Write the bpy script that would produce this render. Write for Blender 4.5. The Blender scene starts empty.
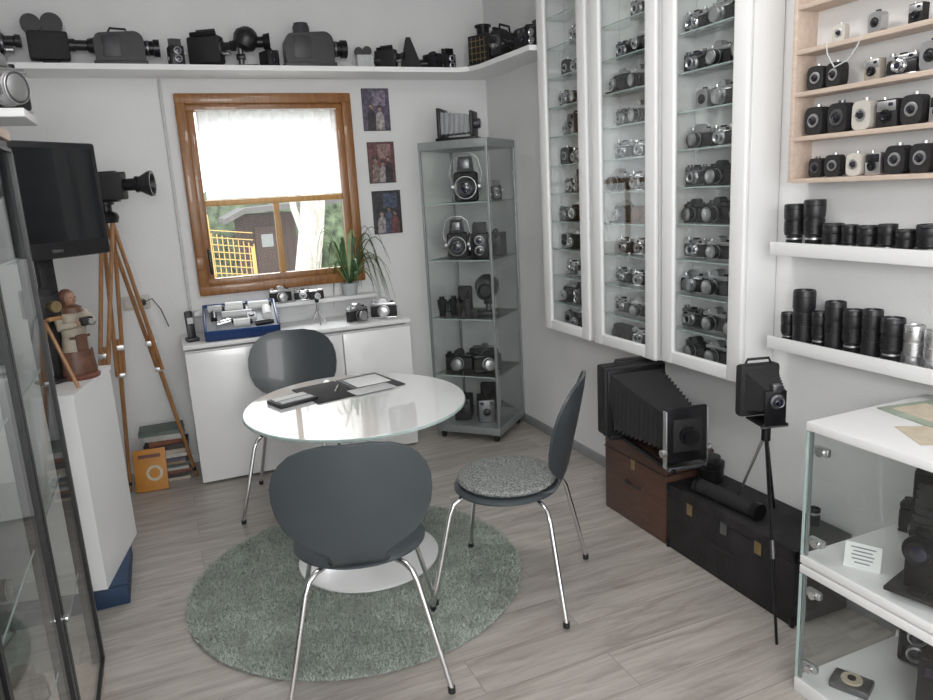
import bpy, bmesh, math, random
import numpy as np
from mathutils import Vector, Matrix, Euler
random.seed(7)
sc = bpy.context.scene
COL = sc.collection
R = math.radians

# ------------------------------------------------------------------ materials
def mat(name, col, rough=.5, metal=0.0, var=.12, nscale=25, bump=0.0, bscale=150, coat=0.0, emit=None, spec=None):
    m = bpy.data.materials.new(name); m.use_nodes = True
    nt = m.node_tree; n = nt.nodes; L = nt.links
    b = n['Principled BSDF']
    tc = n.new('ShaderNodeTexCoord')
    no = n.new('ShaderNodeTexNoise'); no.inputs['Scale'].default_value = nscale; no.inputs['Detail'].default_value = 4
    L.new(tc.outputs['Object'], no.inputs['Vector'])
    rp = n.new('ShaderNodeValToRGB')
    a = [max(0, c*(1-var)) for c in col]; z = [min(1, c*(1+var)) for c in col]
    rp.color_ramp.elements[0].color = (*a, 1); rp.color_ramp.elements[0].position = .3
    rp.color_ramp.elements[1].color = (*z, 1); rp.color_ramp.elements[1].position = .7
    L.new(no.outputs['Fac'], rp.inputs['Fac']); L.new(rp.outputs['Color'], b.inputs['Base Color'])
    b.inputs['Roughness'].default_value = rough; b.inputs['Metallic'].default_value = metal
    if coat: b.inputs['Coat Weight'].default_value = coat
    if spec is not None: b.inputs['Specular IOR Level'].default_value = spec
    if bump:
        n2 = n.new('ShaderNodeTexNoise'); n2.inputs['Scale'].default_value = bscale
        L.new(tc.outputs['Object'], n2.inputs['Vector'])
        bp = n.new('ShaderNodeBump'); bp.inputs['Strength'].default_value = bump; bp.inputs['Distance'].default_value = .01
        L.new(n2.outputs['Fac'], bp.inputs['Height']); L.new(bp.outputs['Normal'], b.inputs['Normal'])
    return m

def glassmat(name, tint=(.975, .985, .98), k=.45, base=.02):
    m = bpy.data.materials.new(name); m.use_nodes = True
    nt = m.node_tree; n = nt.nodes; L = nt.links; n.clear()
    o = n.new('ShaderNodeOutputMaterial'); t = n.new('ShaderNodeBsdfTransparent'); g = n.new('ShaderNodeBsdfGlossy')
    t.inputs[0].default_value = (*tint, 1); g.inputs['Roughness'].default_value = .02
    g.inputs['Color'].default_value = (.96, .97, .97, 1)
    lw = n.new('ShaderNodeLayerWeight'); lw.inputs['Blend'].default_value = .5
    pw = n.new('ShaderNodeMath'); pw.operation = 'POWER'; pw.inputs[1].default_value = 4.0
    mu = n.new('ShaderNodeMath'); mu.operation = 'MULTIPLY_ADD'; mu.inputs[1].default_value = k; mu.inputs[2].default_value = base
    L.new(lw.outputs['Facing'], pw.inputs[0]); L.new(pw.outputs[0], mu.inputs[0])
    mx = n.new('ShaderNodeMixShader'); L.new(mu.outputs[0], mx.inputs[0]); L.new(t.outputs[0], mx.inputs[1]); L.new(g.outputs[0], mx.inputs[2])
    L.new(mx.outputs[0], o.inputs[0])
    return m

def woodmat(name, c1, c2, rough=.5, scale=(1, 12, 12), coat=0):
    m = bpy.data.materials.new(name); m.use_nodes = True
    nt = m.node_tree; n = nt.nodes; L = nt.links; b = n['Principled BSDF']
    tc = n.new('ShaderNodeTexCoord'); mp = n.new('ShaderNodeMapping'); mp.inputs['Scale'].default_value = scale
    L.new(tc.outputs['Object'], mp.inputs[0])
    no = n.new('ShaderNodeTexNoise'); no.inputs['Scale'].default_value = 5; no.inputs['Detail'].default_value = 6; no.inputs['Distortion'].default_value = .6
    L.new(mp.outputs[0], no.inputs['Vector'])
    rp = n.new('ShaderNodeValToRGB'); rp.color_ramp.elements[0].color = (*c1, 1); rp.color_ramp.elements[1].color = (*c2, 1)
    rp.color_ramp.elements[0].position = .3; rp.color_ramp.elements[1].position = .7
    L.new(no.outputs['Fac'], rp.inputs[0]); L.new(rp.outputs[0], b.inputs['Base Color'])
    b.inputs['Roughness'].default_value = rough
    if coat: b.inputs['Coat Weight'].default_value = coat
    return m

M = {}
M['wall'] = mat('wall_paint', (.77, .77, .77), .9, var=.02, nscale=3, bump=.15, bscale=120)
M['ceil'] = mat('ceiling_paint', (.77, .77, .77), .95, var=.02, nscale=3)
M['white'] = mat('white_lacquer', (.84, .84, .84), .35, var=.015, nscale=4)
M['whiteg'] = mat('white_gloss', (.84, .84, .84), .2, var=.01, nscale=4, coat=.3)
M['tabletop'] = mat('table_glass', (.90, .91, .91), .06, var=.01, nscale=3, coat=1.0)
M['black'] = mat('black_plastic', (.014, .014, .016), .38, var=.3)
M['blackm'] = mat('black_metal', (.022, .022, .025), .3, .6, var=.2)
M['leather'] = mat('black_leather', (.015, .014, .015), .6, var=.3, nscale=80, bump=.3, bscale=500)
M['blueblack'] = mat('worn_black_cloth', (.015, .013, .014), .75, var=.5, nscale=12, bump=.5, bscale=90)
M['brownl'] = mat('brown_leather', (.13, .055, .03), .5, var=.35, nscale=10, bump=.3, bscale=150)
M['tan'] = mat('tan_enamel', (.36, .32, .27), .5, var=.1)
M['cream'] = mat('cream_enamel', (.58, .55, .50), .5, var=.08)
M['chrome'] = mat('chrome', (.78, .78, .79), .15, 1.0, var=.04)
M['satin'] = mat('satin_silver', (.66, .66, .67), .38, 1.0, var=.08)
M['gunm'] = mat('gunmetal', (.20, .20, .21), .35, .9, var=.15)
M['alu'] = mat('grey_aluminium', (.34, .365, .365), .4, .6, var=.05)
M['brass'] = mat('aged_brass', (.40, .31, .17), .4, 1.0, var=.2)
M['lensglass'] = mat('lens_glass', (.012, .012, .03), .05, var=.5, coat=1.0)
M['chair'] = mat('slate_lacquer', (.050, .060, .067), .35, var=.06, nscale=6, coat=.15)
M['cushion'] = mat('speckled_felt', (.24, .25, .24), .95, var=.75, nscale=150, bump=.6, bscale=300)
M['rug'] = mat('sage_pile', (.40, .445, .39), .95, var=.22, nscale=9)
M['rug2'] = mat('sage_backing', (.30, .33, .30), .98, var=.3, nscale=60, bump=1, bscale=200)
M['glass'] = glassmat('clear_glass')
M['glassd'] = glassmat('door_glass', (.965, .975, .972), .45, .03)
M['glasss'] = glassmat('shelf_glass', (.93, .955, .945), .4, .05)
M['glasse'] = mat('glass_edge', (.42, .52, .50), .2, var=.1)
M['oak'] = woodmat('golden_oak', (.21, .082, .02), (.33, .145, .04), .35, (14, 14, 1.5), .3)
M['oakl'] = woodmat('light_oak', (.42, .22, .07), (.56, .33, .12), .4, (12, 12, 1.5))
M['birch'] = woodmat('birch', (.56, .44, .36), (.66, .54, .45), .5, (12, 1.5, 12))
M['tripodw'] = woodmat('tripod_wood', (.26, .12, .045), (.40, .20, .08), .4, (14, 14, 2), .3)
M['casewood'] = woodmat('mahogany_case', (.065, .032, .022), (.11, .052, .036), .5, (10, 2, 10), .1)
M['shed'] = woodmat('shed_boards', (.05, .025, .02), (.09, .048, .036), .8, (14, 14, 1))
M['bark'] = woodmat('bark', (.40, .36, .32), (.85, .80, .76), .9, (6, 6, 1))
M['leaf'] = mat('leaf_green', (.06, .13, .045), .5, var=.5, nscale=15)
M['leafy'] = mat('leaf_stripe', (.25, .32, .13), .45, var=.3, nscale=15)
M['hedge'] = mat('hedge', (.13, .17, .10), .9, var=.8, nscale=6, bump=1, bscale=12)
M['grass'] = mat('lawn', (.34, .37, .28), .95, var=.4, nscale=6)
M['yellow'] = woodmat('larch', (.60, .38, .10), (.75, .50, .18), .6, (8, 8, 1))
M['roof'] = mat('roof_felt', (.16, .15, .15), .8, var=.15)
M['blue'] = mat('blue_plastic', (.02, .055, .18), .35, var=.1)
M['navy'] = mat('navy_card', (.015, .04, .09), .6, var=.2)
M['grey'] = mat('grey_plastic', (.3, .31, .32), .5, var=.1)
M['lgrey'] = mat('light_grey', (.54, .55, .55), .5, var=.08)
M['wgrey'] = mat('vitrine_back', (.36, .37, .37), .6, var=.08)
M['cback'] = mat('counter_back', (.16, .165, .17), .6, var=.1)
M['dgrey'] = mat('dark_grey_enamel', (.05, .05, .055), .45, var=.2)
M['paper'] = mat('paper', (.78, .79, .78), .8, var=.02)
M['papery'] = mat('aged_paper', (.55, .48, .37), .85, var=.12)
M['paperg'] = mat('green_paper', (.32, .37, .30), .7, var=.2, nscale=12)
M['card'] = mat('printed_marks', (.25, .25, .27), .8, var=.2)
M['orange'] = mat('orange_cover', (.50, .21, .03), .5, var=.15, nscale=8)
M['screen'] = mat('screen', (.008, .009, .011), .15, var=.1, coat=.3)
M['robe'] = mat('glazed_robe', (.38, .33, .26), .5, var=.3, nscale=10)
M['robeb'] = mat('brown_glaze', (.12, .055, .035), .4, var=.3)
M['skin'] = mat('painted_skin', (.33, .19, .13), .5, var=.1)
M['red'] = mat('red_brown', (.15, .05, .035), .5, var=.2)
M['terra'] = mat('pot', (.45, .47, .48), .3, var=.05)
M['water'] = mat('dark_rubber', (.02, .02, .02), .8, var=.2)
for i, c in enumerate([(.45, .4, .33), (.06, .05, .05), (.22, .08, .05), (.42, .42, .4), (.12, .15, .13), (.3, .23, .16), (.1, .09, .13), (.5, .48, .44)]):
    M['book%d' % i] = mat('book_cloth', c, .7, var=.15)
PC = {'p_violet': (.085, .07, .11), 'p_lilac': (.20, .17, .23), 'p_pale': (.30, .27, .27), 'p_dark': (.03, .026, .03), 'p_red': (.13, .05, .05), 'p_sepia': (.20, .14, .125), 'p_rose': (.24, .15, .14), 'p_blue': (.06, .075, .12), 'p_face': (.28, .18, .145)}
for k, c in PC.items(): M[k] = mat('print_'+k[2:], c, .4, var=.65, nscale=45)

def floormat():
    m = bpy.data.materials.new('grey_oak_planks'); m.use_nodes = True
    nt = m.node_tree; n = nt.nodes; L = nt.links; b = n['Principled BSDF']
    tc = n.new('ShaderNodeTexCoord')
    br = n.new('ShaderNodeTexBrick'); br.inputs['Scale'].default_value = 1
    br.inputs['Brick Width'].default_value = 1.25; br.inputs['Row Height'].default_value = .19
    br.inputs['Mortar Size'].default_value = .0012; br.inputs['Mortar Smooth'].default_value = .1
    br.offset = .37; br.offset_frequency = 2
    br.inputs['Color1'].default_value = (.0, .0, .0, 1); br.inputs['Color2'].default_value = (1, 1, 1, 1); br.inputs['Mortar'].default_value = (.5, .5, .5, 1)
    L.new(tc.outputs['Object'], br.inputs['Vector'])
    mp = n.new('ShaderNodeMapping'); mp.inputs['Scale'].default_value = (1.3, 12, 1)
    add = n.new('ShaderNodeVectorMath'); add.operation = 'MULTIPLY_ADD'
    add.inputs[1].default_value = (3.7, 9.1, 5.0)
    L.new(br.outputs['Color'], add.inputs[0]); L.new(tc.outputs['Object'], add.inputs[2])
    L.new(add.outputs[0], mp.inputs[0])
    no = n.new('ShaderNodeTexNoise'); no.inputs['Scale'].default_value = 2.2; no.inputs['Detail'].default_value = 9; no.inputs['Roughness'].default_value = .66; no.inputs['Distortion'].default_value = .6
    L.new(mp.outputs[0], no.inputs['Vector'])
    rp = n.new('ShaderNodeValToRGB'); e = rp.color_ramp.elements
    e[0].position = .26; e[0].color = (.27, .238, .21, 1); e[1].position = .74; e[1].color = (.57, .535, .495, 1)
    x = e.new(.5); x.color = (.43, .395, .36, 1)
    L.new(no.outputs['Fac'], rp.inputs[0])
    hs = n.new('ShaderNodeMixRGB'); hs.blend_type = 'MULTIPLY'; hs.inputs['Fac'].default_value = .14
    L.new(rp.outputs[0], hs.inputs[1]); L.new(br.outputs['Color'], hs.inputs[2])
    mo = n.new('ShaderNodeMixRGB'); mo.blend_type = 'MIX'; mo.inputs[2].default_value = (.22, .195, .17, 1)
    L.new(br.outputs['Fac'], mo.inputs['Fac']); L.new(hs.outputs[0], mo.inputs[1])
    L.new(mo.outputs[0], b.inputs['Base Color'])
    b.inputs['Roughness'].default_value = .34
    bp = n.new('ShaderNodeBump'); bp.inputs['Strength'].default_value = .1; bp.inputs['Distance'].default_value = .01
    L.new(no.outputs['Fac'], bp.inputs['Height']); L.new(bp.outputs[0], b.inputs['Normal'])
    return m
M['floor'] = floormat()

def lace():
    m = bpy.data.materials.new('white_lace'); m.use_nodes = True
    nt = m.node_tree; n = nt.nodes; L = nt.links; n.clear()
    o = n.new('ShaderNodeOutputMaterial'); tl = n.new('ShaderNodeBsdfTranslucent'); df = n.new('ShaderNodeBsdfDiffuse'); tr = n.new('ShaderNodeBsdfTransparent')
    tl.inputs[0].default_value = (.95, .95, .98, 1); df.inputs[0].default_value = (.85, .85, .88, 1)
    m1 = n.new('ShaderNodeMixShader'); m1.inputs[0].default_value = .15
    L.new(tl.outputs[0], m1.inputs[1]); L.new(df.outputs[0], m1.inputs[2])
    tc = n.new('ShaderNodeTexCoord'); v = n.new('ShaderNodeTexVoronoi'); v.inputs['Scale'].default_value = 24
    L.new(tc.outputs['Object'], v.inputs['Vector'])
    rp = n.new('ShaderNodeValToRGB'); rp.color_ramp.elements[0].color = (.28, .28, .28, 1); rp.color_ramp.elements[1].color = (.02, .02, .02, 1); rp.color_ramp.elements[1].position = .6
    L.new(v.outputs['Distance'], rp.inputs[0])
    m2 = n.new('ShaderNodeMixShader'); L.new(rp.outputs[0], m2.inputs[0]); L.new(m1.outputs[0], m2.inputs[1]); L.new(tr.outputs[0], m2.inputs[2])
    L.new(m2.outputs[0], o.inputs[0]); return m
M['lace'] = lace()

# ------------------------------------------------------------------ mesh builder
class B:
    def __init__(s): s.V = []; s.F = []; s.I = []; s.mats = []
    def mi(s, k):
        m = M[k] if isinstance(k, str) else k
        if m not in s.mats: s.mats.append(m)
        return s.mats.index(m)
    def add(s, vs, fs, k):
        o = len(s.V); i = s.mi(k)
        s.V += [tuple(v) for v in vs]; s.F += [tuple(o+a for a in f) for f in fs]; s.I += [i]*len(fs)
        return s
    def box(s, c, d, k, bev=0.0, seg=2, rot=None):
        bm = bmesh.new(); bmesh.ops.create_cube(bm, size=1)
        for v in bm.verts: v.co = Vector((v.co.x*d[0], v.co.y*d[1], v.co.z*d[2]))
        if bev > 0:
            bmesh.ops.bevel(bm, geom=bm.edges[:], offset=min(bev, min(d)*.49), segments=seg, affect='EDGES', profile=.5)
        mt = Matrix.Translation(c)
        if rot: mt = mt @ Euler(rot).to_matrix().to_4x4()
        bm.verts.index_update()
        s.add([mt @ v.co for v in bm.verts], [[v.index for v in f.verts] for f in bm.faces], k); bm.free(); return s
    def frame(s, ax):
        z = Vector(ax).normalized(); x = z.orthogonal().normalized(); return x, z.cross(x), z
    def lathe(s, prof, k, o=(0, 0, 0), ax=(0, 0, 1), seg=24, sx=1, sy=1):
        x, y, z = s.frame(ax)
        if abs(z.z) > .99: x, y = Vector((1, 0, 0)), Vector((0, 1, 0))*(1 if z.z > 0 else -1)
        o = Vector(o); vs = []; rings = []
        for r, h in prof:
            if r < 1e-6: rings.append([len(vs)]); vs.append(o+z*h)
            else:
                st = len(vs)
                for i in range(seg):
                    a = 2*math.pi*i/seg; vs.append(o+z*h+x*(r*sx*math.cos(a))+y*(r*sy*math.sin(a)))
                rings.append(list(range(st, st+seg)))
        fs = []
        for a, b in zip(rings, rings[1:]):
            if len(a) == 1 and len(b) == 1: continue
            for i in range(seg):
                j = (i+1) % seg
                if len(a) == 1: fs.append((a[0], b[j], b[i]))
                elif len(b) == 1: fs.append((a[i], a[j], b[0]))
                else: fs.append((a[i], a[j], b[j], b[i]))
        if len(rings[0]) > 1: fs.append(tuple(reversed(rings[0])))
        if len(rings[-1]) > 1: fs.append(tuple(rings[-1]))
        return s.add(vs, fs, k)
    def cyl(s, p0, p1, r0, k, r1=None, seg=20):
        r1 = r0 if r1 is None else r1; p0 = Vector(p0); d = Vector(p1)-p0
        return s.lathe([(r0, 0), (r1, d.length)], k, p0, d, seg)
    def ball(s, c, r, k, seg=16, sc_=(1, 1, 1)):
        n = 8
        pr = [(max(0, math.sin(math.pi*i/n)), -math.cos(math.pi*i/n)) for i in range(n+1)]
        t = B(); t.lathe([(a if 0 < i < n else 0, b) for i, (a, b) in enumerate(pr)], 'black', seg=seg)
        return s.add([(c[0]+v[0]*r*sc_[0], c[1]+v[1]*r*sc_[1], c[2]+v[2]*r*sc_[2]) for v in t.V], t.F, k)
    def tube(s, pts, r, k, seg=8, r1=None):
        pts = [Vector(p) for p in pts]; vs = []; n = len(pts); prev = None
        for i, p in enumerate(pts):
            t = (pts[min(i+1, n-1)]-pts[max(i-1, 0)]).normalized()
            x = t.orthogonal().normalized() if prev is None else (prev-t*prev.dot(t)).normalized()
            prev = x; y = t.cross(x); rr = r if r1 is None else r+(r1-r)*i/(n-1)
            for j in range(seg):
                a = 2*math.pi*j/seg; vs.append(p+x*rr*math.cos(a)+y*rr*math.sin(a))
        fs = []
        for i in range(n-1):
            for j in range(seg):
                q = (j+1) % seg; fs.append((i*seg+j, i*seg+q, (i+1)*seg+q, (i+1)*seg+j))
        fs.append(tuple(reversed(range(seg)))); fs.append(tuple(range((n-1)*seg, n*seg)))
        return s.add(vs, fs, k)
    def prism(s, pts, z0, z1, k, mt=None):
        n = len(pts); vs = [Vector((p[0], p[1], z0)) for p in pts]+[Vector((p[0], p[1], z1)) for p in pts]
        if mt: vs = [mt @ v for v in vs]
        fs = [tuple(reversed(range(n))), tuple(range(n, 2*n))]+[(i, (i+1) % n, n+(i+1) % n, n+i) for i in range(n)]
        return s.add(vs, fs, k)
    def sheet(s, grid, t, k):
        R_, C_ = len(grid), len(grid[0]); g = [[Vector(p) for p in r] for r in grid]
        N = [[None]*C_ for _ in range(R_)]
        for i in range(R_):
            for j in range(C_):
                du = g[min(i+1, R_-1)][j]-g[max(i-1, 0)][j]; dv = g[i][min(j+1, C_-1)]-g[i][max(j-1, 0)]
                c = du.cross(dv); N[i][j] = c.normalized() if c.length > 1e-9 else Vector((0, 1, 0))
        vs = [g[i][j]+N[i][j]*t/2 for i in range(R_) for j in range(C_)]+[g[i][j]-N[i][j]*t/2 for i in range(R_) for j in range(C_)]
        o = R_*C_; fs = []
        for i in range(R_-1):
            for j in range(C_-1):
                a, b, c, d = i*C_+j, i*C_+j+1, (i+1)*C_+j+1, (i+1)*C_+j
                fs.append((a, b, c, d)); fs.append((o+d, o+c, o+b, o+a))
        for i in range(R_-1):
            a, d = i*C_, (i+1)*C_; fs.append((a, d, o+d, o+a)); a, d = i*C_+C_-1, (i+1)*C_+C_-1; fs.append((d, a, o+a, o+d))
        for j in range(C_-1):
            a, b = j, j+1; fs.append((b, a, o+a, o+b)); a, b = (R_-1)*C_+j, (R_-1)*C_+j+1; fs.append((a, b, o+b, o+a))
        return s.add(vs, fs, k)
    def bellows(s, p0, s0, p1, s1, n, k, up=(0, 0, 1)):
        p0 = Vector(p0); p1 = Vector(p1); d = (p1-p0).normalized(); up = Vector(up); x = d.cross(up).normalized(); y = x.cross(d)
        vs = []
        for i in range(n+1):
            f = i/n; c = p0.lerp(p1, f); w = s0[0]*(1-f)+s1[0]*f; h = s0[1]*(1-f)+s1[1]*f; q = 1.0 if i % 2 == 0 else .87
            for a, b in ((-1, -1), (1, -1), (1, 1), (-1, 1)): vs.append(c+x*a*w*q/2+y*b*h*q/2)
        fs = []
        for i in range(n):
            for j in range(4): fs.append((i*4+j, i*4+(j+1) % 4, (i+1)*4+(j+1) % 4, (i+1)*4+j))
        fs.append((3, 2, 1, 0)); fs.append((n*4, n*4+1, n*4+2, n*4+3))
        return s.add(vs, fs, k)
    def mesh(s, name):
        me = bpy.data.meshes.new(name); me.from_pydata(s.V, [], s.F)
        for m in s.mats: me.materials.append(m)
        me.polygons.foreach_set('material_index', s.I)
        me.polygons.foreach_set('use_smooth', [True]*len(s.F)); me.validate(); me.update()
        bm = bmesh.new(); bm.from_mesh(me); bmesh.ops.recalc_face_normals(bm, faces=bm.faces[:]); bm.to_mesh(me); bm.free()
        me.set_sharp_from_angle(angle=R(38)); return me

def obj(name, me, parent=None, loc=None):
    o = bpy.data.objects.new(name, me); COL.objects.link(o)
    if parent: o.parent = parent
    if loc: o.location = loc
    return o
def struct(name, b, loc=None):
    o = obj(name, b.mesh(name), loc=loc); o['kind'] = 'structure'; o['label'] = name.replace('_', ' '); return o
def part(name, b, *kids, label=None):
    return (name, b.mesh(name) if isinstance(b, B) else b, kids, label)
def thing(name, label, cat, loc, parts, rot=0, scale=1, group=None, rx=0, ry=0, kind=None):
    e = bpy.data.objects.new(name, None); COL.objects.link(e); e.empty_display_size = .03
    e.location = loc; e.rotation_euler = (R(rx), R(ry), R(rot)); e.scale = (scale,)*3 if not isinstance(scale, tuple) else scale
    e['label'] = label; e['category'] = cat
    if group: e['group'] = group
    if kind: e['kind'] = kind
    def rec(ps, par):
        for p in ps:
            o = obj(p[0], p[1], par)
            if p[3]: o['label'] = p[3]
            rec(p[2], o)
    rec(parts, e); return e

# ------------------------------------------------------------------ camera (28 mm equivalent)
yaw, pitch, roll = .39121, .21774, -.05622
f = Vector((math.sin(yaw)*math.cos(pitch), math.cos(yaw)*math.cos(pitch), -math.sin(pitch)))
r = Vector((math.cos(yaw), -math.sin(yaw), 0)); u = r.cross(f)
c_, s_ = math.cos(roll), math.sin(roll)
r2 = r*c_+u*s_; u2 = u*c_-r*s_
cd = bpy.data.cameras.new('camera'); cam = bpy.data.objects.new('camera', cd); COL.objects.link(cam)
cam.matrix_world = Matrix(((r2.x, u2.x, -f.x, 0), (r2.y, u2.y, -f.y, 0), (r2.z, u2.z, -f.z, 1.6), (0, 0, 0, 1)))
cd.sensor_width = 36; cd.lens = 28.0; cd.clip_start = .02; sc.camera = cam

# ------------------------------------------------------------------ room shell
XL, XR, YB, YF, ZC = -.85, 2.20, 4.72, -1.6, 2.92
struct('floor', B().box(((XL+XR)/2, (YB+YF)/2, -.05), (XR-XL+.4, YB-YF+.4, .1), 'floor'))
struct('ceiling', B().box(((XL+XR)/2, (YB+YF)/2, ZC+.05), (XR-XL+.4, YB-YF+.4, .1), 'ceil'))
struct('wall_right', B().box((XR+.1, (YB+YF)/2, ZC/2), (.2, YB-YF+.4, ZC), 'wall'))
struct('wall_left', B().box((XL-.1, (YB+YF)/2, ZC/2), (.2, YB-YF+.4, ZC), 'wall'))
wx0, wx1, wz0, wz1 = .20, 1.24, 1.05, 2.23
b = B(); yb = YB+.12
b.box(((XL+wx0)/2, yb, ZC/2), (wx0-XL, .24, ZC), 'wall'); b.box(((XR+wx1)/2, yb, ZC/2), (XR-wx1, .24, ZC), 'wall')
b.box(((wx0+wx1)/2, yb, wz0/2), (wx1-wx0, .24, wz0), 'wall'); b.box(((wx0+wx1)/2, yb, (ZC+wz1)/2), (wx1-wx0, .24, ZC-wz1), 'wall')
struct('wall_back', b)
struct('baseboard_right', B().box((XR-.006, 3.0, .03), (.012, 3.4, .06), 'grey', .003))
struct('baseboard_back', B().box(((XL+1.6)/2, YB-.006, .03), (2.4, .012, .06), 'white', .003))
b = B(); yc = YB-.005
def ring(b, x0, x1, z0, z1, w, yc, d, k, bev=.008):
    b.box(((x0+x1)/2, yc, z0+w/2), (x1-x0, d, w), k, bev); b.box(((x0+x1)/2, yc, z1-w/2), (x1-x0, d, w), k, bev)
    b.box((x0+w/2, yc, (z0+z1)/2), (w, d-.001, z1-z0-2*w+.01), k, bev); b.box((x1-w/2, yc, (z0+z1)/2), (w, d-.001, z1-z0-2*w+.01), k, bev)
ring(b, wx0, wx1, wz0, wz1, .06, yc, .07, 'oak')
ring(b, wx0+.05, wx1-.05, wz0+.05, wz1-.05, .05, yc+.02, .06, 'oak')
b.box((.72, yc+.03, 1.345), (.036, .03, .5), 'oakl', .005); b.box((.72, yc+.03, 1.60), (.86, .03, .036), 'oakl', .005)
b.box((.285, yc-.035, 1.30), (.022, .03, .06), 'black', .005); b.box((.285, yc-.06, 1.25), (.02, .018, .14), 'black', .006)
b.box((.225, yc-.04, 1.25), (.05, .02, .08), 'oak', .008)
b.box((.72, yc+.035, 1.64), (.84, .004, .98), 'glass')
struct('window_1', b)
struct('trim_1', B().box((.72, YB-.06, .955), (1.14, .12, .025), 'white', .005))
rows = []
for i in range(9):
    z = 2.13-.508*i/8
    rows.append([(.31+.82*j/60, YB-.03+.006*math.sin(j*.9)+.003*math.sin(j*2.3), z) for j in range(61)])
thing('curtain', 'white lace half curtain on the oak window', 'curtain', (0, 0, 0),
      [part('cloth', B().sheet(rows, .0008, 'lace')), part('rod', B().cyl((.305, YB-.03, 2.135), (1.14, YB-.03, 2.135), .004, 'white'))])
thing('cable_conduit', 'thin off-white cable conduit running down the wall by the window', 'conduit', (.135, YB-.008, 0), [part('pipe', B().box((0, 0, 1.156), (.018, .014, 2.31), 'lgrey', .004))])
b = B().box((0, 0, 0), (.15, .012, .085), 'cream', .006)
k = B().lathe([(.026, 0), (.026, .006), (.02, .006), (.019, .001), (0, .001)], 'cream', (-.037, -.006, 0), (0, -1, 0))
k2 = B().lathe([(.026, 0), (.026, .006), (.02, .006), (.019, .001), (0, .001)], 'cream', (.037, -.006, 0), (0, -1, 0))
plug = B().box((.037, -.02, 0), (.035, .03, .035), 'black', .008).tube([(.037, -.035, 0), (.09, -.04, .02), (.13, -.03, -.05), (.16, -.02, -.16)], .003, 'black')
thing('wall_socket', 'cream double wall socket with a black plug', 'socket', (-.16, YB-.006, 1.05), [part('plate', b), part('socket', k), part('socket', k2), part('plug', plug)])

# outside
b = B().box((2, 12, -.25), (24, 14, .1), 'grass'); g = struct('trim_2', b); g['label'] = 'garden lawn outside the window'
XZ = Matrix(((1, 0, 0, 0), (0, 0, -1, 0), (0, 1, 0, 0), (0, 0, 0, 1)))
b = B(); b.box((1.66, 12.4, .6), (.86, .8, 1.6), 'shed')
for i in range(8): b.box((1.28+i*.108, 11.99, .6), (.012, .02, 1.6), 'shed')
thing('garden_shed', 'dark brown wooden garden shed with grey pitched roof', 'shed', (0, 0, 0),
      [part('body', b), part('roof', B().prism([(1.0, 1.28), (1.3, 1.42), (2.8, 1.5), (2.8, 1.58), (1.3, 1.50), (1.0, 1.36)], -13.0, -11.7, 'roof', XZ)),
       part('door', B().box((1.62, 11.96, .55), (.36, .03, 1.3), 'shed', .01).box((1.62, 11.94, .98), (.18, .02, .2), 'grey'))])
b = B(); b.box((.98, 10.9, .02), (.6, .03, .5), 'yellow')
for i in range(9): b.box((.72+i*.07, 10.88, .55), (.012, .02, 1.3-i*.05), 'yellow')
for i in range(11): b.box((.98, 10.87, .2+i*.1), (.6, .02, .012), 'yellow', rot=(0, R(8), 0))
b.box((.68, 10.88, .6), (.05, .05, 1.7), 'yellow'); b.box((1.26, 10.88, .35), (.05, .05, 1.2), 'yellow')
thing('garden_trellis', 'yellow larch trellis fence in the garden', 'fence', (0, 0, 0), [part('panel', b)])
b = B(); b.tube([(1.50, 8.6, -.2), (1.56, 8.6, .6), (1.68, 8.55, 1.3), (1.80, 8.5, 2.2), (2.1, 8.5, 3.2)], .16, 'bark', 12, .12)
b.tube([(1.64, 8.6, 1.0), (1.50, 8.6, 1.5), (1.4, 8.55, 2.4)], .045, 'bark', 8, .03)
thing('garden_tree', 'pale barked garden tree outside the window', 'tree', (0, 0, 0), [part('trunk', b)])
b = B()
for i in range(70): b.ball((random.uniform(-1, 6), random.uniform(14, 15), random.uniform(-.2, 1.5)), random.uniform(.4, .7), 'hedge', 8)
thing('garden_hedge', 'dense green hedge behind the shed', 'hedge', (0, 0, 0), [part('foliage', b)], kind='stuff')

# ------------------------------------------------------------------ camera templates (face -y, stand on z=0)
def T_slr(body='leather', top='satin', lens='black', L=.045):
    p = [part('body', B().box((0, 0, .036), (.138, .034, .06), body, .008).box((0, 0, .004), (.136, .033, .008), top, .003))]
    p.append(part('top_plate', B().box((0, 0, .074), (.136, .033, .018), top, .005)))
    p.append(part('viewfinder', B().prism([(-.024, .082), (-.018, .1), (-.008, .106), (.008, .106), (.018, .1), (.024, .082)], -.018, .02, top, Matrix(((1, 0, 0, 0), (0, 0, 1, 0), (0, 1, 0, 0), (0, 0, 0, 1))))))
    p.append(part('dial', B().cyl((-.05, 0, .082), (-.05, 0, .093), .011, top))); p.append(part('dial', B().cyl((.045, 0, .082), (.045, 0, .09), .009, 'blackm')))
    p.append(part('lens', B().lathe([(.031, 0), (.031, .008), (.027, .01), (.027, L*.4), (.03, L*.42), (.03, L*.8), (.028, L*.82), (.028, L), (.024, L), (.021, L-.006)], lens, (0, -.016, .04), (0, -1, 0)).lathe([(.0272, 0), (.0315, .001), (.0315, .004), (.0272, .005)], 'satin', (0, -.016-L*.3, .04), (0, -1, 0)).lathe([(.0278, 0), (.0292, .001), (.0292, .003), (.0278, .004)], 'satin', (0, -.012-L, .04), (0, -1, 0)),
                  part('front_glass', B().lathe([(.022, 0), (.015, .004), (0, .006)], 'lensglass', (0, -.016-L+.006, .04), (0, -1, 0)))))
    return p
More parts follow.
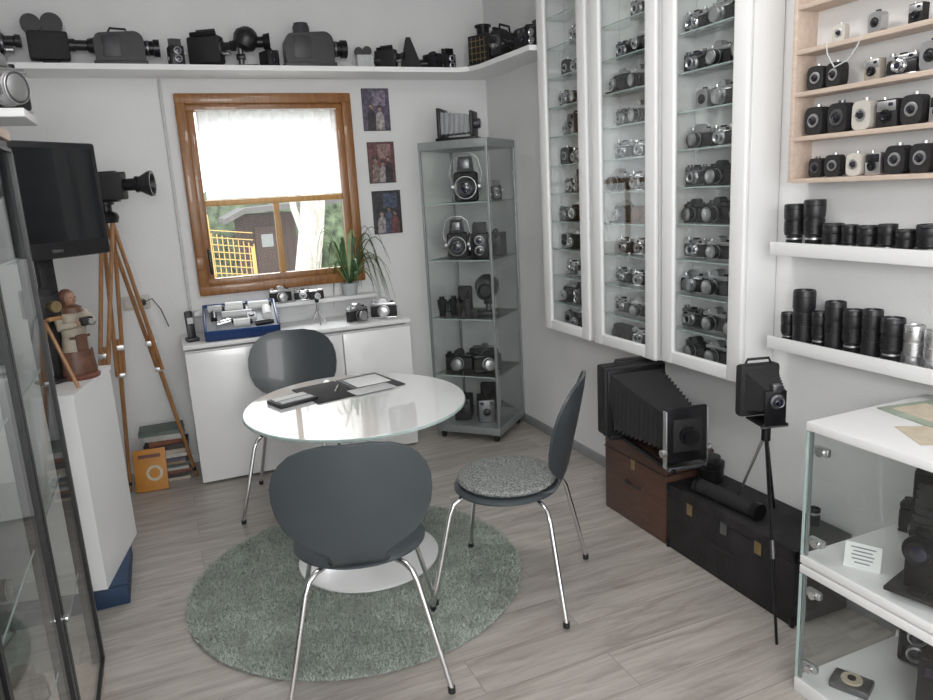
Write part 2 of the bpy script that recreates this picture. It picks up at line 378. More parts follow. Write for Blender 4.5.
def T_rf(body='leather', top='chrome', lens='satin'):
    p = [part('body', B().box((0, 0, .032), (.125, .028, .05), body, .010).box((0, 0, .004), (.123, .028, .008), top, .003))]
    p.append(part('top_plate', B().box((0, 0, .066), (.123, .028, .02), top, .006).box((-.02, -.0145, .067), (.012, .002, .009), 'lensglass').box((.038, -.0145, .067), (.018, .002, .011), 'lensglass').box((0, 0, .078), (.022, .018, .009), 'blackm', .001)))
    p.append(part('dial', B().cyl((-.046, 0, .076), (-.046, 0, .085), .01, top))); p.append(part('dial', B().cyl((.044, 0, .076), (.044, 0, .083), .008, top)))
    p.append(part('lens', B().lathe([(.027, 0), (.027, .005), (.02, .006), (.02, .018), (.023, .019), (.023, .026), (.018, .028), (.013, .024)], lens, (0, -.013, .036), (0, -1, 0)),
                  part('front_glass', B().lathe([(.015, 0), (0, .004)], 'lensglass', (0, -.036, .036), (0, -1, 0)))))
    return p
def T_fold(body='leather', metal='satin'):
    p = [part('body', B().box((0, .01, .075), (.09, .032, .15), body, .012).box((0, -.0065, .075), (.078, .003, .13), 'blackm', .002))]
    p.append(part('bed', B().box((0, -.05, .012), (.07, .09, .006), body, .002).box((0, -.05, .017), (.02, .08, .004), metal)))
    p.append(part('bellows', B().bellows((0, -.008, .078), (.066, .11), (0, -.07, .07), (.036, .04), 12, 'leather')))
    p.append(part('lens', B().box((0, -.073, .045), (.04, .006, .07), metal, .003).lathe([(.021, 0), (.021, .008), (.015, .009), (.015, .016), (.009, .014)], 'blackm', (0, -.076, .07), (0, -1, 0)).lathe([(.011, .0), (0, .004)], 'lensglass', (0, -.09, .07), (0, -1, 0))))
    p.append(part('viewfinder', B().box((.0, -.075, .085), (.016, .012, .03), metal, .002)))
    return p
def T_hfold(metal='satin'):
    p = [part('body', B().box((0, .006, .042), (.145, .03, .082), 'leather', .011)), part('top_plate', B().box((0, .004, .088), (.10, .026, .012), metal, .003).box((.01, .0, .099), (.03, .02, .014), metal, .003))]
    p.append(part('bed', B().box((0, -.036, .006), (.075, .055, .005), 'leather', .001)))
    p.append(part('bellows', B().bellows((0, -.008, .042), (.06, .06), (0, -.045, .042), (.036, .036), 8, 'leather')))
    p.append(part('lens', B().lathe([(.026, 0), (.026, .01), (.017, .012), (.017, .02), (.011, .018)], metal, (0, -.045, .042), (0, -1, 0)).lathe([(.012, .017), (0, .02)], 'lensglass', (0, -.045, .042), (0, -1, 0))))
    return p
def T_case(c='brownl'):
    return [part('case', B().box((0, 0, .042), (.14, .06, .084), c, .016, 3).lathe([(.032, 0), (.03, .03), (.02, .036), (0, .037)], c, (0, -.026, .042), (0, -1, 0))), part('strap', B().tube([(-.068, 0, .06), (-.075, -.02, .02), (-.06, -.05, .004), (0, -.07, .004), (.06, -.05, .004), (.075, -.02, .02), (.068, 0, .06)], .0035, c))]
def T_box(body='leather', face='gunm'):
    p = [part('body', B().box((0, 0, .055), (.08, .12, .11), body, .004).box((0, -.061, .055), (.074, .004, .104), face, .001))]
    p.append(part('lens', B().lathe([(.018, 0), (.018, .006), (.012, .006), (.01, .002)], 'blackm', (0, -.062, .05), (0, -1, 0)).lathe([(.011, .002), (0, .004)], 'lensglass', (0, -.062, .05), (0, -1, 0))))
    p.append(part('viewfinder', B().box((-.022, -.063, .093), (.016, .004, .014), 'lensglass'))); p.append(part('viewfinder', B().box((.022, -.063, .093), (.016, .004, .014), 'lensglass')))
    p.append(part('handle', B().tube([(0, -.04, .108), (0, -.03, .122), (0, 0, .126), (0, .03, .122), (0, .04, .108)], .005, 'leather')))
    return p
def T_tlr(body='leather', face='gunm'):
    p = [part('body', B().box((0, 0, .052), (.075, .08, .104), body, .006).box((0, -.042, .052), (.06, .006, .098), face, .003))]
    for z in (.076, .034):
        p.append(part('lens', B().lathe([(.02, 0), (.02, .014), (.016, .016), (.013, .01)], 'satin', (0, -.044, z), (0, -1, 0)).lathe([(.014, .01), (0, .014)], 'lensglass', (0, -.044, z), (0, -1, 0))))
    p.append(part('hood', B().box((0, .026, .125), (.056, .003, .045), 'blackm').box((0, -.026, .122), (.056, .003, .036), 'blackm').box((-.027, 0, .12), (.003, .05, .034), 'blackm').box((.027, 0, .12), (.003, .05, .034), 'blackm')))
    p.append(part('knob', B().cyl((.037, 0, .07), (.05, 0, .07), .013, 'satin'))); p.append(part('knob', B().cyl((-.037, 0, .04), (-.046, 0, .04), .01, 'satin')))
    return p
def T_cine(body='leather'):
    p = [part('body', B().box((0, 0, .11), (.08, .2, .15), body, .012).box((0, .0, .02), (.05, .08, .04), 'blackm', .004))]
    p.append(part('magazine', B().cyl((-.025, -.03, .225), (.025, -.03, .225), .055, 'black', seg=28))); p.append(part('magazine', B().cyl((-.025, .07, .22), (.025, .07, .22), .05, 'black', seg=28)))
    p.append(part('lens', B().lathe([(.034, 0), (.034, .03), (.028, .032), (.028, .09), (.036, .095), (.045, .13), (.042, .13), (.026, .1)], 'black', (0, -.1, .12), (0, -1, 0)).lathe([(.026, 0), (0, .006)], 'lensglass', (0, -.2, .12), (0, -1, 0))))
    p.append(part('crank', B().cyl((.04, .03, .1), (.055, .03, .1), .02, 'satin').tube([(.055, .03, .1), (.06, .03, .06), (.08, .03, .06)], .005, 'satin')))
    return p
def T_boxcine():   # boxy amateur movie camera, lens turret and top handle
    p = [part('body', B().box((0, 0, .095), (.075, .19, .15), 'leather', .014, 3).box((0, 0, .01), (.06, .12, .02), 'blackm', .003))]
    p.append(part('lens', B().lathe([(.042, 0), (.042, .01), (.03, .012)], 'gunm', (0, -.095, .10), (0, -1, 0), 28).lathe([(.022, .012), (.022, .05), (.028, .055), (.028, .075), (.022, .075)], 'black', (.0, -.095, .11), (0, -1, 0)).lathe([(.012, .012), (.012, .04), (0, .041)], 'satin', (.012, -.095, .075), (0, -1, 0))))
    p.append(part('viewfinder', B().box((-.02, 0, .182), (.022, .15, .024), 'blackm', .005))); p.append(part('handle', B().tube([(.015, -.06, .165), (.015, -.055, .205), (.015, .05, .205), (.015, .06, .165)], .007, 'leather')))
    p.append(part('crank', B().cyl((.037, .03, .09), (.05, .03, .09), .024, 'gunm').box((.053, .045, .09), (.006, .06, .012), 'satin', .002)))
    return p
def T_studio():
    p = [part('body', B().box((0, 0, .08), (.13, .09, .16), 'leather', .015).cyl((-.066, 0, .08), (-.08, 0, .08), .022, 'satin').cyl((.066, 0, .08), (.08, 0, .08), .022, 'satin'))]
    p.append(part('lens', B().lathe([(.058, 0), (.058, .02), (.05, .03), (.042, .035), (.032, .025)], 'gunm', (0, -.045, .075), (0, -1, 0), 32).lathe([(.06, .004), (.0605, .006), (.0605, .012), (.06, .014)], 'satin', (0, -.045, .075), (0, -1, 0), 32).lathe([(.042, .02), (.02, .03), (0, .032)], 'lensglass', (0, -.045, .075), (0, -1, 0), 32)))
    p.append(part('hood', B().prism([(-.045, .16), (-.035, .24), (.035, .24), (.045, .16)], -.04, .04, 'blackm', Matrix(((1, 0, 0, 0), (0, 0, 1, 0), (0, 1, 0, 0), (0, 0, 0, 1)))).box((0, -.042, .2), (.05, .006, .05), 'gunm', .002)))
    p.append(part('handle', B().tube([(-.075, 0, .09), (-.09, 0, .15), (-.07, 0, .23), (-.03, 0, .26), (.03, 0, .26), (.07, 0, .23), (.09, 0, .15), (.075, 0, .09)], .004, 'satin')))
    return p
def T_proj(body='black'):
    p = [part('base', B().box((0, 0, .02), (.13, .2, .04), body, .01))]
    p.append(part('body', B().box((0, .01, .11), (.1, .15, .15), body, .03, 3).box((.0, .09, .12), (.08, .04, .1), 'blackm', .01)))
    p.append(part('lens', B().lathe([(.024, 0), (.024, .05), (.03, .055), (.03, .1), (.024, .1)], 'blackm', (0, -.065, .12), (0, -1, 0)).lathe([(.024, 0), (0, .005)], 'lensglass', (0, -.163, .12), (0, -1, 0))))
    for y in (-.06, .09):
        p.append(part('reel', B().lathe([(.065, -.003), (.067, 0), (.065, .003)], 'gunm', (0, y, .235), (1, 0, 0), 28).cyl((-.02, y, .235), (.02, y, .235), .03, 'black').lathe([(.065, -.002), (.067, 0), (.065, .002)], 'gunm', (.02, y, .235), (1, 0, 0), 28).box((-.025, y, .2), (.014, .02, .1), body, .003)))
    p.append(part('knob', B().cyl((.045, .02, .1), (.062, .02, .1), .018, 'satin'))); return p
YZ = Matrix(((0, 0, 1, 0), (-1, 0, 0, 0), (0, 1, 0, 0), (0, 0, 0, 1)))
def T_slide(body='black', cap=True):
    prof = [(-.13, .03)]+[(-.13+.04*(1-math.cos(t)), .13+.05*math.sin(t)) for t in [i*math.pi/12 for i in range(7)]]+[(.08+.05*math.sin(t), .14+.05*math.cos(t)) for t in [i*math.pi/12 for i in range(7)]]+[(.13, .03)]
    p = [part('body', B().prism(prof, -.06, .06, body, YZ).box((0, 0, .022), (.13, .28, .022), 'dgrey', .004).box((0, .04, .11), (.128, .1, .12), 'dgrey', .01))]
    for y in (-.1, .1): p.append(part('foot', B().box((0, y, .008), (.1, .03, .016), 'blackm', .003)))
    p.append(part('lens', B().lathe([(.040, 0), (.040, .05), (.048, .052), (.048, .085), (.040, .085)], 'blackm', (0, -.125, .11), (0, -1, 0), 28).lathe([(.0405, .015), (.043, .017), (.043, .025), (.0405, .027)], 'gunm', (0, -.125, .11), (0, -1, 0), 28).lathe([(.038, 0), (0, .006)], 'lensglass', (0, -.205, .11), (0, -1, 0), 24)))
    for i in range(3): p.append(part('vent', B().box((.0655, .04, .09+.02*i), (.004, .08, .008), 'gunm')))
    p.append(part('knob', B().cyl((.055, -.08, .08), (.075, -.08, .08), .016, 'satin')))
    if cap: p.append(part('lamp_housing', B().lathe([(.045, .16), (.045, .22), (.038, .235), (.038, .24), (0, .242)], 'dgrey', (0, .03, 0), (0, 0, 1), 24)))
    else: p.append(part('handle', B().tube([(0, -.05, .18), (0, -.04, .21), (0, .04, .215), (0, .06, .18)], .006, 'leather')))
    return p
def T_epi(body='black'):
    p = [part('base', B().box((0, 0, .01), (.13, .13, .02), body, .004)), part('column', B().cyl((0, .03, .02), (0, .03, .14), .016, 'gunm').box((0, .03, .07), (.05, .05, .03), 'blackm', .006))]
    p.append(part('head', B().lathe([(.03, 0), (.06, .02), (.072, .06), (.068, .09), (.04, .12), (.02, .13)], body, (0, .02, .11), (0, -.5, 1), 28).box((.062, 0, .16), (.016, .03, .05), 'gunm', .004)))
    p.append(part('lens', B().lathe([(.03, 0), (.03, .06), (.042, .065), (.05, .10), (.045, .10), (.03, .08)], 'blackm', (0, -.04, .15), (0, -1, 0), 28)))
    return p
def T_lantern():
    p = [part('body', B().box((0, 0, .13), (.2, .15, .22), 'black', .01).box((0, 0, .012), (.22, .18, .024), 'blackm', .003))]
    for i in range(4): p.append(part('grille_bar', B().box((-.06+i*.04, -.077, .13), (.006, .004, .18), 'brass'))); p.append(part('grille_bar', B().box((0, -.0785, .06+i*.045), (.16, .003, .006), 'brass')))
    p.append(part('chimney', B().cyl((0, 0, .24), (0, 0, .3), .05, 'blackm').cyl((0, 0, .3), (0, 0, .315), .065, 'blackm'))); return p
def T_tri():
    return [part('hood', B().prism([(-.08, 0), (0, .22), (.03, .22), (.08, 0)], -.05, .05, 'leather', Matrix(((0, 0, 1, 0), (1, 0, 0, 0), (0, 1, 0, 0), (0, 0, 0, 1))))), part('lens', B().cyl((0, -.04, .05), (0, -.11, .05), .03, 'blackm').cyl((0, -.11, .05), (0, -.114, .05), .022, 'lensglass'))]
def T_bino():
    p = []
    for s in (-1, 1):
        p.append(part('barrel', B().lathe([(.018, 0), (.02, .03), (.026, .05), (.03, .09), (.03, .1)], 'leather', (s*.036, 0, 0), (0, 0, 1)).lathe([(.017, 0), (.017, .02)], 'blackm', (s*.036, 0, .1))))
    p.append(part('bridge', B().box((0, 0, .03), (.05, .012, .02), 'blackm', .003).cyl((0, 0, .02), (0, 0, .09), .006, 'blackm')))
    return p
def T_mini(body, face):
    p = [part('body', B().box((0, 0, .041), (.066, .042, .082), body, .005).box((0, -.0215, .062), (.058, .003, .03), face, .001))]
    p.append(part('lens', B().lathe([(.018, 0), (.018, .006), (.013, .007), (.012, .012), (.009, .01)], 'blackm', (0, -.022, .034), (0, -1, 0)).lathe([(.01, .008), (0, .011)], 'lensglass', (0, -.022, .034), (0, -1, 0))))
    p.append(part('viewfinder', B().box((0.015, -.0235, .066), (.014, .003, .01), 'lensglass')))
    p.append(part('shutter_button', B().cyl((-.02, 0, .082), (-.02, 0, .089), .007, 'chrome')))
    return p
def T_round(body, face, lr=.028):
    m = Matrix(((1, 0, 0, 0), (0, 0, -1, 0), (0, 1, 0, 0), (0, 0, 0, 1)))
    out = [(.036*math.copysign(abs(math.cos(t))**.5, math.cos(t)), .046+.045*math.copysign(abs(math.sin(t))**.5, math.sin(t))) for t in [i*2*math.pi/28 for i in range(28)]]
    q = lr/.028
    p = [part('body', B().prism(out, -.02, .02, body, m))]
    p.append(part('lens', B().lathe([(.028*q, 0), (.028*q, .003), (.024*q, .004), (.018*q, .003)], face, (0, -.02, .047), (0, -1, 0)).lathe([(.018*q, .003), (.012*q, .005), (.011*q, .014), (.008*q, .012)], 'black', (0, -.02, .047), (0, -1, 0)).lathe([(.0085*q, .012), (0, .014)], 'lensglass', (0, -.02, .047), (0, -1, 0))))
    p.append(part('knob', B().cyl((0, 0, .09), (0, 0, .099), .011, face)))
    return p
TT = {
 'slr_s': T_slr(), 'slr_b': T_slr(top='black'), 'slr_long': T_slr(L=.085), 'slr_big': T_slr(top='black', lens='blackm', L=.06), 'slr_c': T_slr(top='chrome', lens='satin', L=.035),
 'rf_s': T_rf(), 'rf_b': T_rf(top='satin', lens='chrome', body='black'), 'rf_br': T_rf(body='brownl'), 'rf_k': T_rf(top='gunm', lens='satin'), 'hfold': T_hfold(), 'hfold_k': T_hfold('gunm'), 'cased': T_case(), 'cased_k': T_case('leather'),
 'fold': T_fold(), 'fold_b': T_fold(metal='blackm'), 'box': T_box(), 'box_b': T_box(face='black'), 'tlr': T_tlr(), 'tlr_b': T_tlr(face='blackm'), 'studio': T_studio(),
 'cine': T_cine(), 'boxcine': T_boxcine(), 'proj': T_proj(), 'slide': T_slide(), 'slide_g': T_slide('dgrey'), 'slide_h': T_slide('black', False), 'epi': T_epi(), 'lantern': T_lantern(), 'tri': T_tri(), 'cine_g': T_cine('lgrey'), 'bino': T_bino(),
 'cream': T_mini('cream', 'satin'), 'tanb': T_mini('tan', 'satin'), 'box_t': T_mini('leather', 'satin'), 'silb': T_mini('satin', 'black'), 'rnd': T_round('leather', 'satin', .022), 'rnd2': T_round('satin', 'black', .021), 'rndk': T_round('leather', 'gunm', .026), 'rndc': T_round('cream', 'satin', .02)}
KD = {'slr_s': ('slr_camera', 'silver-topped black reflex camera'), 'slr_b': ('slr_camera', 'all-black reflex camera'), 'slr_c': ('slr_camera', 'chrome reflex camera with silver lens'),
 'slr_long': ('slr_camera', 'silver and black reflex camera'), 'slr_big': ('slr_camera', 'large black reflex camera'),
 'rf_s': ('rangefinder_camera', 'chrome and black rangefinder camera'), 'rf_b': ('rangefinder_camera', 'satin silver rangefinder camera'), 'rf_br': ('rangefinder_camera', 'chrome and brown rangefinder camera'), 'rf_k': ('rangefinder_camera', 'dark gunmetal rangefinder camera'),
 'hfold': ('folding_camera', 'horizontal folding camera with silver shutter'), 'hfold_k': ('folding_camera', 'dark horizontal folding camera'), 'cased': ('cased_camera', 'camera in brown leather case'), 'cased_k': ('cased_camera', 'camera in black leather case'),
 'fold': ('folding_camera', 'black and silver folding bellows camera'), 'fold_b': ('folding_camera', 'black folding bellows camera'),
 'box': ('box_camera', 'metal-faced box camera'), 'box_b': ('box_camera', 'plain black box camera'), 'tlr': ('twin_lens_camera', 'dark grey-faced twin-lens camera'), 'tlr_b': ('twin_lens_camera', 'black twin-lens camera'), 'studio': ('hooded_camera', 'large hooded camera with round lens'),
 'cine': ('movie_camera', 'black movie camera with magazines'), 'boxcine': ('movie_camera', 'boxy black movie camera'), 'cine_g': ('movie_camera', 'pale grey movie camera'), 'proj': ('film_projector', 'black two-reel film projector'), 'slide': ('slide_projector', 'black slide projector with lamp housing'), 'slide_g': ('slide_projector', 'dark grey slide projector'), 'slide_h': ('slide_projector', 'black slide projector with handle'),
 'epi': ('enlarger_head', 'black upright enlarger head'), 'lantern': ('magic_lantern', 'black projector lantern with brass grille'), 'tri': ('viewing_hood', 'black wedge-shaped viewer'), 'bino': ('binoculars', 'pair of black binoculars'),
 'cream': ('miniature_camera', 'small cream compact camera'), 'tanb': ('miniature_camera', 'small tan compact camera'), 'box_t': ('miniature_camera', 'small black and silver camera'), 'silb': ('miniature_camera', 'small boxy silver camera'), 'rnd': ('miniature_camera', 'small rounded black camera'), 'rnd2': ('miniature_camera', 'small silver camera'), 'rndk': ('miniature_camera', 'small rounded dark camera'), 'rndc': ('miniature_camera', 'small rounded cream camera')}
CATS = {'movie_camera': 'movie camera', 'film_projector': 'projector', 'slide_projector': 'projector', 'binoculars': 'binoculars', 'enlarger_head': 'enlarger', 'magic_lantern': 'projector', 'viewing_hood': 'viewer'}
def cam_at(k, loc, rot, where, scale=1, group=None):
    n, l = KD[k]; return thing(n, l+' '+where, CATS.get(n, 'camera'), loc, TT[k], rot, scale, group)
WID = {'slr_s': .138, 'slr_b': .138, 'slr_c': .138, 'slr_big': .138, 'rf_s': .125, 'rf_b': .125, 'rf_br': .125, 'rf_k': .125, 'hfold': .145, 'hfold_k': .145, 'cased': .15, 'cased_k': .15, 'fold': .09, 'box': .08, 'tlr': .098, 'tlr_b': .098, 'rnd': .073, 'box_t': .066, 'cream': .066, 'tanb': .066, 'silb': .066, 'rnd2': .073, 'rndk': .073, 'rndc': .073}

# ------------------------------------------------------------------ wall display cabinets
def wall_cabinet(y0, y1, z0, z1, rows):
    w = y1-y0; h = z1-z0; yc = (y0+y1)/2
    body = B().box((-.004, 0, h/2), (.008, w-.04, h-.004), 'white')
    for s in (-1, 1): body.box((-.075, s*(w/2-.009), h/2), (.142, .018, h-.002), 'white', .002)
    body.box((-.075, 0, .012), (.14, w-.038, .018), 'white', .002); body.box((-.075, 0, h-.012), (.14, w-.038, .018), 'white', .002)
    fr = B(); bw = .080; x = -.158
    fr.box((x, -(w/2-bw/2), h/2), (.026, bw, h), 'white', .010, 3); fr.box((x, (w/2-bw/2), h/2), (.026, bw, h), 'white', .010, 3)
    fr.box((x, 0, bw*.38+.001), (.024, w-2*bw+.022, bw*.76-.001), 'white', .008, 3); fr.box((x, 0, h-bw*.38-.001), (.024, w-2*bw+.022, bw*.76-.001), 'white', .008, 3)
    gl = B().box((x, 0, h/2), (.004, w-2*bw+.01, h-1.5*bw+.01), 'glassd')
    parts = [part('body', body), part('door', fr, part('glass_pane', gl))]
    zs = []; z = .158
    while z < h-.06:
        parts.append(part('shelf', B().box((-.073, 0, z), (.122, w-.04, .005), 'glasss').box((-.1352, 0, z), (.002, w-.04, .005), 'glasse'))); zs.append(z+.0025); z += .152
    thing('wall_display_cabinet', 'tall white wall-hung cabinet with glass door and camera shelves', 'display cabinet', (XR, yc, z0), parts, group='white wall display cabinets')
    for j, zz in enumerate([.0215]+zs):
        if j >= len(rows): break
        yy = y0+.024+random.uniform(0, .012)
        for k in rows[j]:
            s = random.uniform(.92, 1.08)
            if k in ('fold',): s = .8
            if k in ('tlr', 'tlr_b'): s = .88
            if k == 'box': s = .92
            ww = WID[k]*s
            if yy+ww > y1-.022:
                k = 'rnd2'; s = .9; ww = WID[k]*s
                if yy+ww > y1-.022: break
            off = -.045 if k == 'fold' else (-.07 if k == 'box' else -.062)
            cam_at(k, (XR+off, yy+ww/2, z0+zz+.0005), -90+random.uniform(-5, 5), 'in a white wall cabinet', s, 'cameras in the wall display cabinets')
            yy += ww+random.uniform(.006, .018)
wall_cabinet(3.21, 3.69, .78, 2.64, [['rf_s', 'hfold', 'rf_s'], ['cased_k', 'tlr', 'hfold'], ['rf_b', 'fold', 'rf_b'], ['box', 'fold', 'hfold', 'silb'], ['rf_s', 'hfold', 'rf_k'], ['rf_b', 'tlr', 'rf_k'], ['cased_k', 'rf_s', 'rnd'], ['hfold', 'box', 'rf_b'], ['rf_s', 'slr_s', 'rf_b'], ['hfold_k', 'rf_s', 'rnd'], ['rf_k', 'rf_b']])
wall_cabinet(2.66, 3.17, .78, 2.64, [['rf_s', 'rf_b', 'cased_k'], ['hfold', 'slr_s', 'rf_b'], ['cased', 'rf_s', 'rf_b'], ['slr_s', 'rf_b', 'rf_s'], ['rf_b', 'cased', 'hfold'], ['hfold', 'rf_s', 'slr_s'], ['rf_k', 'rf_s', 'rf_b'], ['rf_b', 'slr_s', 'rf_k'], ['rf_s', 'slr_s', 'hfold'], ['rf_b', 'hfold', 'rf_k'], ['slr_s', 'rf_s']])
wall_cabinet(2.13, 2.62, .79, 2.64, [['slr_b', 'slr_s', 'slr_b'], ['slr_big', 'slr_s', 'rf_k'], ['slr_s', 'slr_s', 'slr_c'], ['slr_c', 'slr_s', 'rf_b'], ['slr_s', 'slr_big', 'slr_b'], ['slr_b', 'slr_big', 'rf_k'], ['rf_s', 'rf_s', 'slr_s'], ['rf_b', 'slr_c', 'cased_k'], ['slr_s', 'slr_s', 'rf_k'], ['slr_c', 'slr_c', 'rf_b'], ['slr_s', 'slr_s']])

# ------------------------------------------------------------------ birch shelf & ledges
by0, by1 = .95, 2.0; zb = [1.572, 1.715, 1.862, 2.0, 2.143]
parts = [part('side_panel', B().box((2.15, by1-.009, 1.93), (.1, .018, .74), 'birch', .002)), part('side_panel', B().box((2.15, by0+.009, 1.93), (.1, .018, .74), 'birch', .002)),
         part('back_panel', B().box((2.197, (by0+by1)/2, 1.93), (.006, by1-by0-.03, .72), 'white'))]
for z in zb+[2.29]: parts.append(part('shelf', B().box((2.147, (by0+by1)/2, z-.008), (.096, by1-by0-.036, .016), 'birch', .002)))
thing('birch_shelf', 'pale birch wall shelf unit full of small cameras', 'shelf', (0, 0, 0), parts)
SH = {0: [('rndk', .72), ('rnd', .8), ('rndc', .8), ('silb', .85), ('rnd', .95), ('rnd', .95), ('rnd2', .85), ('cream', .8)],
      1: [('rnd', 1.02), ('rndk', 1.04), ('rndc', 1.0), ('box_t', 1.02), ('rnd', .95), ('silb', .9), ('rnd2', .95), ('tanb', 1.0), ('slr_s', .85)],
      2: [('rnd', .86), ('rnd', .86), ('tanb', .8), ('rf_b', .8), ('rnd2', .9), ('rf_s', .8)],
      3: [('rndc', .62), ('rnd2', .7), ('box_t', .7), ('rnd2', .7), ('rf_s', .7)]}
for i, items in SH.items():
    y = by1-.045-(.09 if i == 3 else 0)-(.02 if i == 0 else 0)
    for j, (k, s) in enumerate(items):
        w = WID[k]*s
        y -= w/2
        if y < by0+.08: break
        cam_at(k, (2.142, y, zb[i]+.0005), -90+random.uniform(-6, 6), 'on the birch wall shelf', s, 'small cameras on the birch shelf')
        y -= w/2+random.uniform(.012, .026)+(.07 if i == 3 else 0)+(.06 if (i == 2 and j == 1) else 0)
thing('neck_strap', 'thin pale neck strap draped over the birch shelf', 'strap', (2.10, 1.80, 1.995), [part('strap', B().tube([(.0, .06, .008), (-.005, .05, -.03), (-.005, .02, -.075), (-.005, -.03, -.06), (0, -.06, -.02), (.0, -.07, .008)], .0025, 'lgrey'))])

for z in (1.30, .945):
    thing('picture_ledge', 'white floating wall ledge carrying a row of lenses', 'shelf', (2.2, 1.45, z),
          [part('board', B().box((-.049, 0, .014), (.096, 1.218, .020), 'white', .002)), part('lip', B().box((-.104, 0, .024), (.012, 1.22, .048), 'white', .002))], group='white wall ledges')
def T_lens(h, r, body='black', ringm='blackm', front='lensglass', tail=.75):
    pr = [(r*.7, 0), (r*.72, h*.06), (r*tail, h*.07), (r*tail, h*.28), (r*.92, h*.32), (r*.92, h*.36)]
    n = 6
    for i in range(n): pr += [(r*.92, h*(.38+.04*i)), (r*.98, h*(.385+.04*i)), (r*.98, h*(.405+.04*i)), (r*.92, h*(.41+.04*i))]
    pr += [(r*.92, h*.64), (r*.96, h*.66), (r, h*.7), (r, h*.97), (r*.94, h), (r*.86, h), (r*.8, h*.95), (0, h*.95)]
    p = [part('barrel', B().lathe(pr, body, seg=28).lathe([(r*1.0, 0), (r*1.02, .001), (r*1.02, .003), (r*1.0, .004)], ringm, (0, 0, h*.88), seg=28))]
    p.append(part('mount_ring', B().lathe([(r*.74, 0), (r*.8, .001), (r*.8, h*.04), (r*.74, h*.045)], 'satin', (0, 0, h*.2), seg=28)))
    p.append(part('front_glass', B().lathe([(r*.85, h*.95), (r*.5, h*.975), (0, h*.985)], front, seg=28)))
    return p
LT = {'tall': T_lens(.16, .034), 'tallw': T_lens(.17, .04), 'mid': T_lens(.105, .032), 'short': T_lens(.088, .034), 'sil': T_lens(.14, .03, 'satin', 'chrome', 'black'), 'zoom': T_lens(.2, .038, tail=.9), 'slim': T_lens(.12, .028), 'silw': T_lens(.095, .036, 'satin', 'blackm', 'black')}
def row(items, z):
    y = 2.035
    for k, s, gap in items:
        r_ = {'tall': .034, 'tallw': .04, 'mid': .032, 'short': .034, 'sil': .03, 'zoom': .038, 'slim': .028, 'silw': .036}[k]*s
        y -= r_
        nm = 'silver and black' if k.startswith('sil') else {'tall': 'tall black', 'tallw': 'tall black', 'zoom': 'long black zoom', 'mid': 'medium black', 'short': 'short black', 'slim': 'slim black'}[k]
        thing('camera_lens', nm+' camera lens on a white ledge', 'lens', (2.142, y, z+.0245), LT[k], random.uniform(0, 90), s, 'camera lenses on the white ledges')
        y -= r_+gap
row([('tallw', .93, .012), ('tall', 1.08, .008), ('short', 1.05, .004), ('mid', .85, .006), ('short', 1.0, .008), ('mid', .9, .004), ('short', .9, .008), ('short', 1.1, .008), ('mid', 1.1, .01), ('tall', .9, .01), ('sil', .9, .01), ('short', 1, .02), ('mid', 1, .02), ('tall', 1, .02)], 1.30)
row([('slim', .95, .004), ('zoom', 1.03, .004), ('tall', .85, .0), ('zoom', .9, .004), ('tall', 1, .006), ('zoom', .85, .006), ('tallw', .9, .008), ('sil', 1.0, .008), ('sil', .95, .008), ('tallw', .9, .01), ('mid', 1, .02), ('tall', 1, .02), ('sil', 1, .02), ('short', 1, .02)], .945)

# ------------------------------------------------------------------ high shelf
pts = [(XL, 4.42), (1.86, 4.42), (1.93, 4.38), (1.96, 4.3), (1.99, 3.70), (XR, 3.70), (XR, YB), (XL, YB)]
thing('high_shelf', 'long white shelf running high around the corner', 'shelf', (0, 0, 2.315), [part('board', B().prism(pts, 0, .028, 'white'))])
ZS = 2.3435
for k, x, y, rot, s in [('boxcine', -.70, 4.56, 90, 1.15), ('cine', -.38, 4.56, 95, .95), ('slide_h', -.04, 4.57, 88, .95), ('tlr_b', .235, 4.50, 10, 1.0), ('boxcine', .40, 4.56, 60, 1.0), ('epi', .62, 4.58, 80, 1.0), ('box_b', .745, 4.56, 20, .9),
                        ('slide', .98, 4.57, 88, 1.08), ('cine_g', 1.33, 4.60, 85, .52), ('boxcine', 1.46, 4.58, 50, .72), ('tri', 1.63, 4.60, 75, .9), ('box_b', 1.76, 4.56, 20, .9), ('tlr_b', 1.88, 4.60, 10, 1.0),
                        ('lantern', 2.06, 4.43, -60, .8), ('boxcine', 2.07, 4.17, -60, .95), ('cine', 2.09, 3.98, -90, .5), ('box_b', 2.10, 3.87, -80, 1.1), ('tlr_b', 2.09, 3.76, -90, 1.0)]:
    cam_at(k, (x, y, ZS), rot, 'on the high white shelf', s)

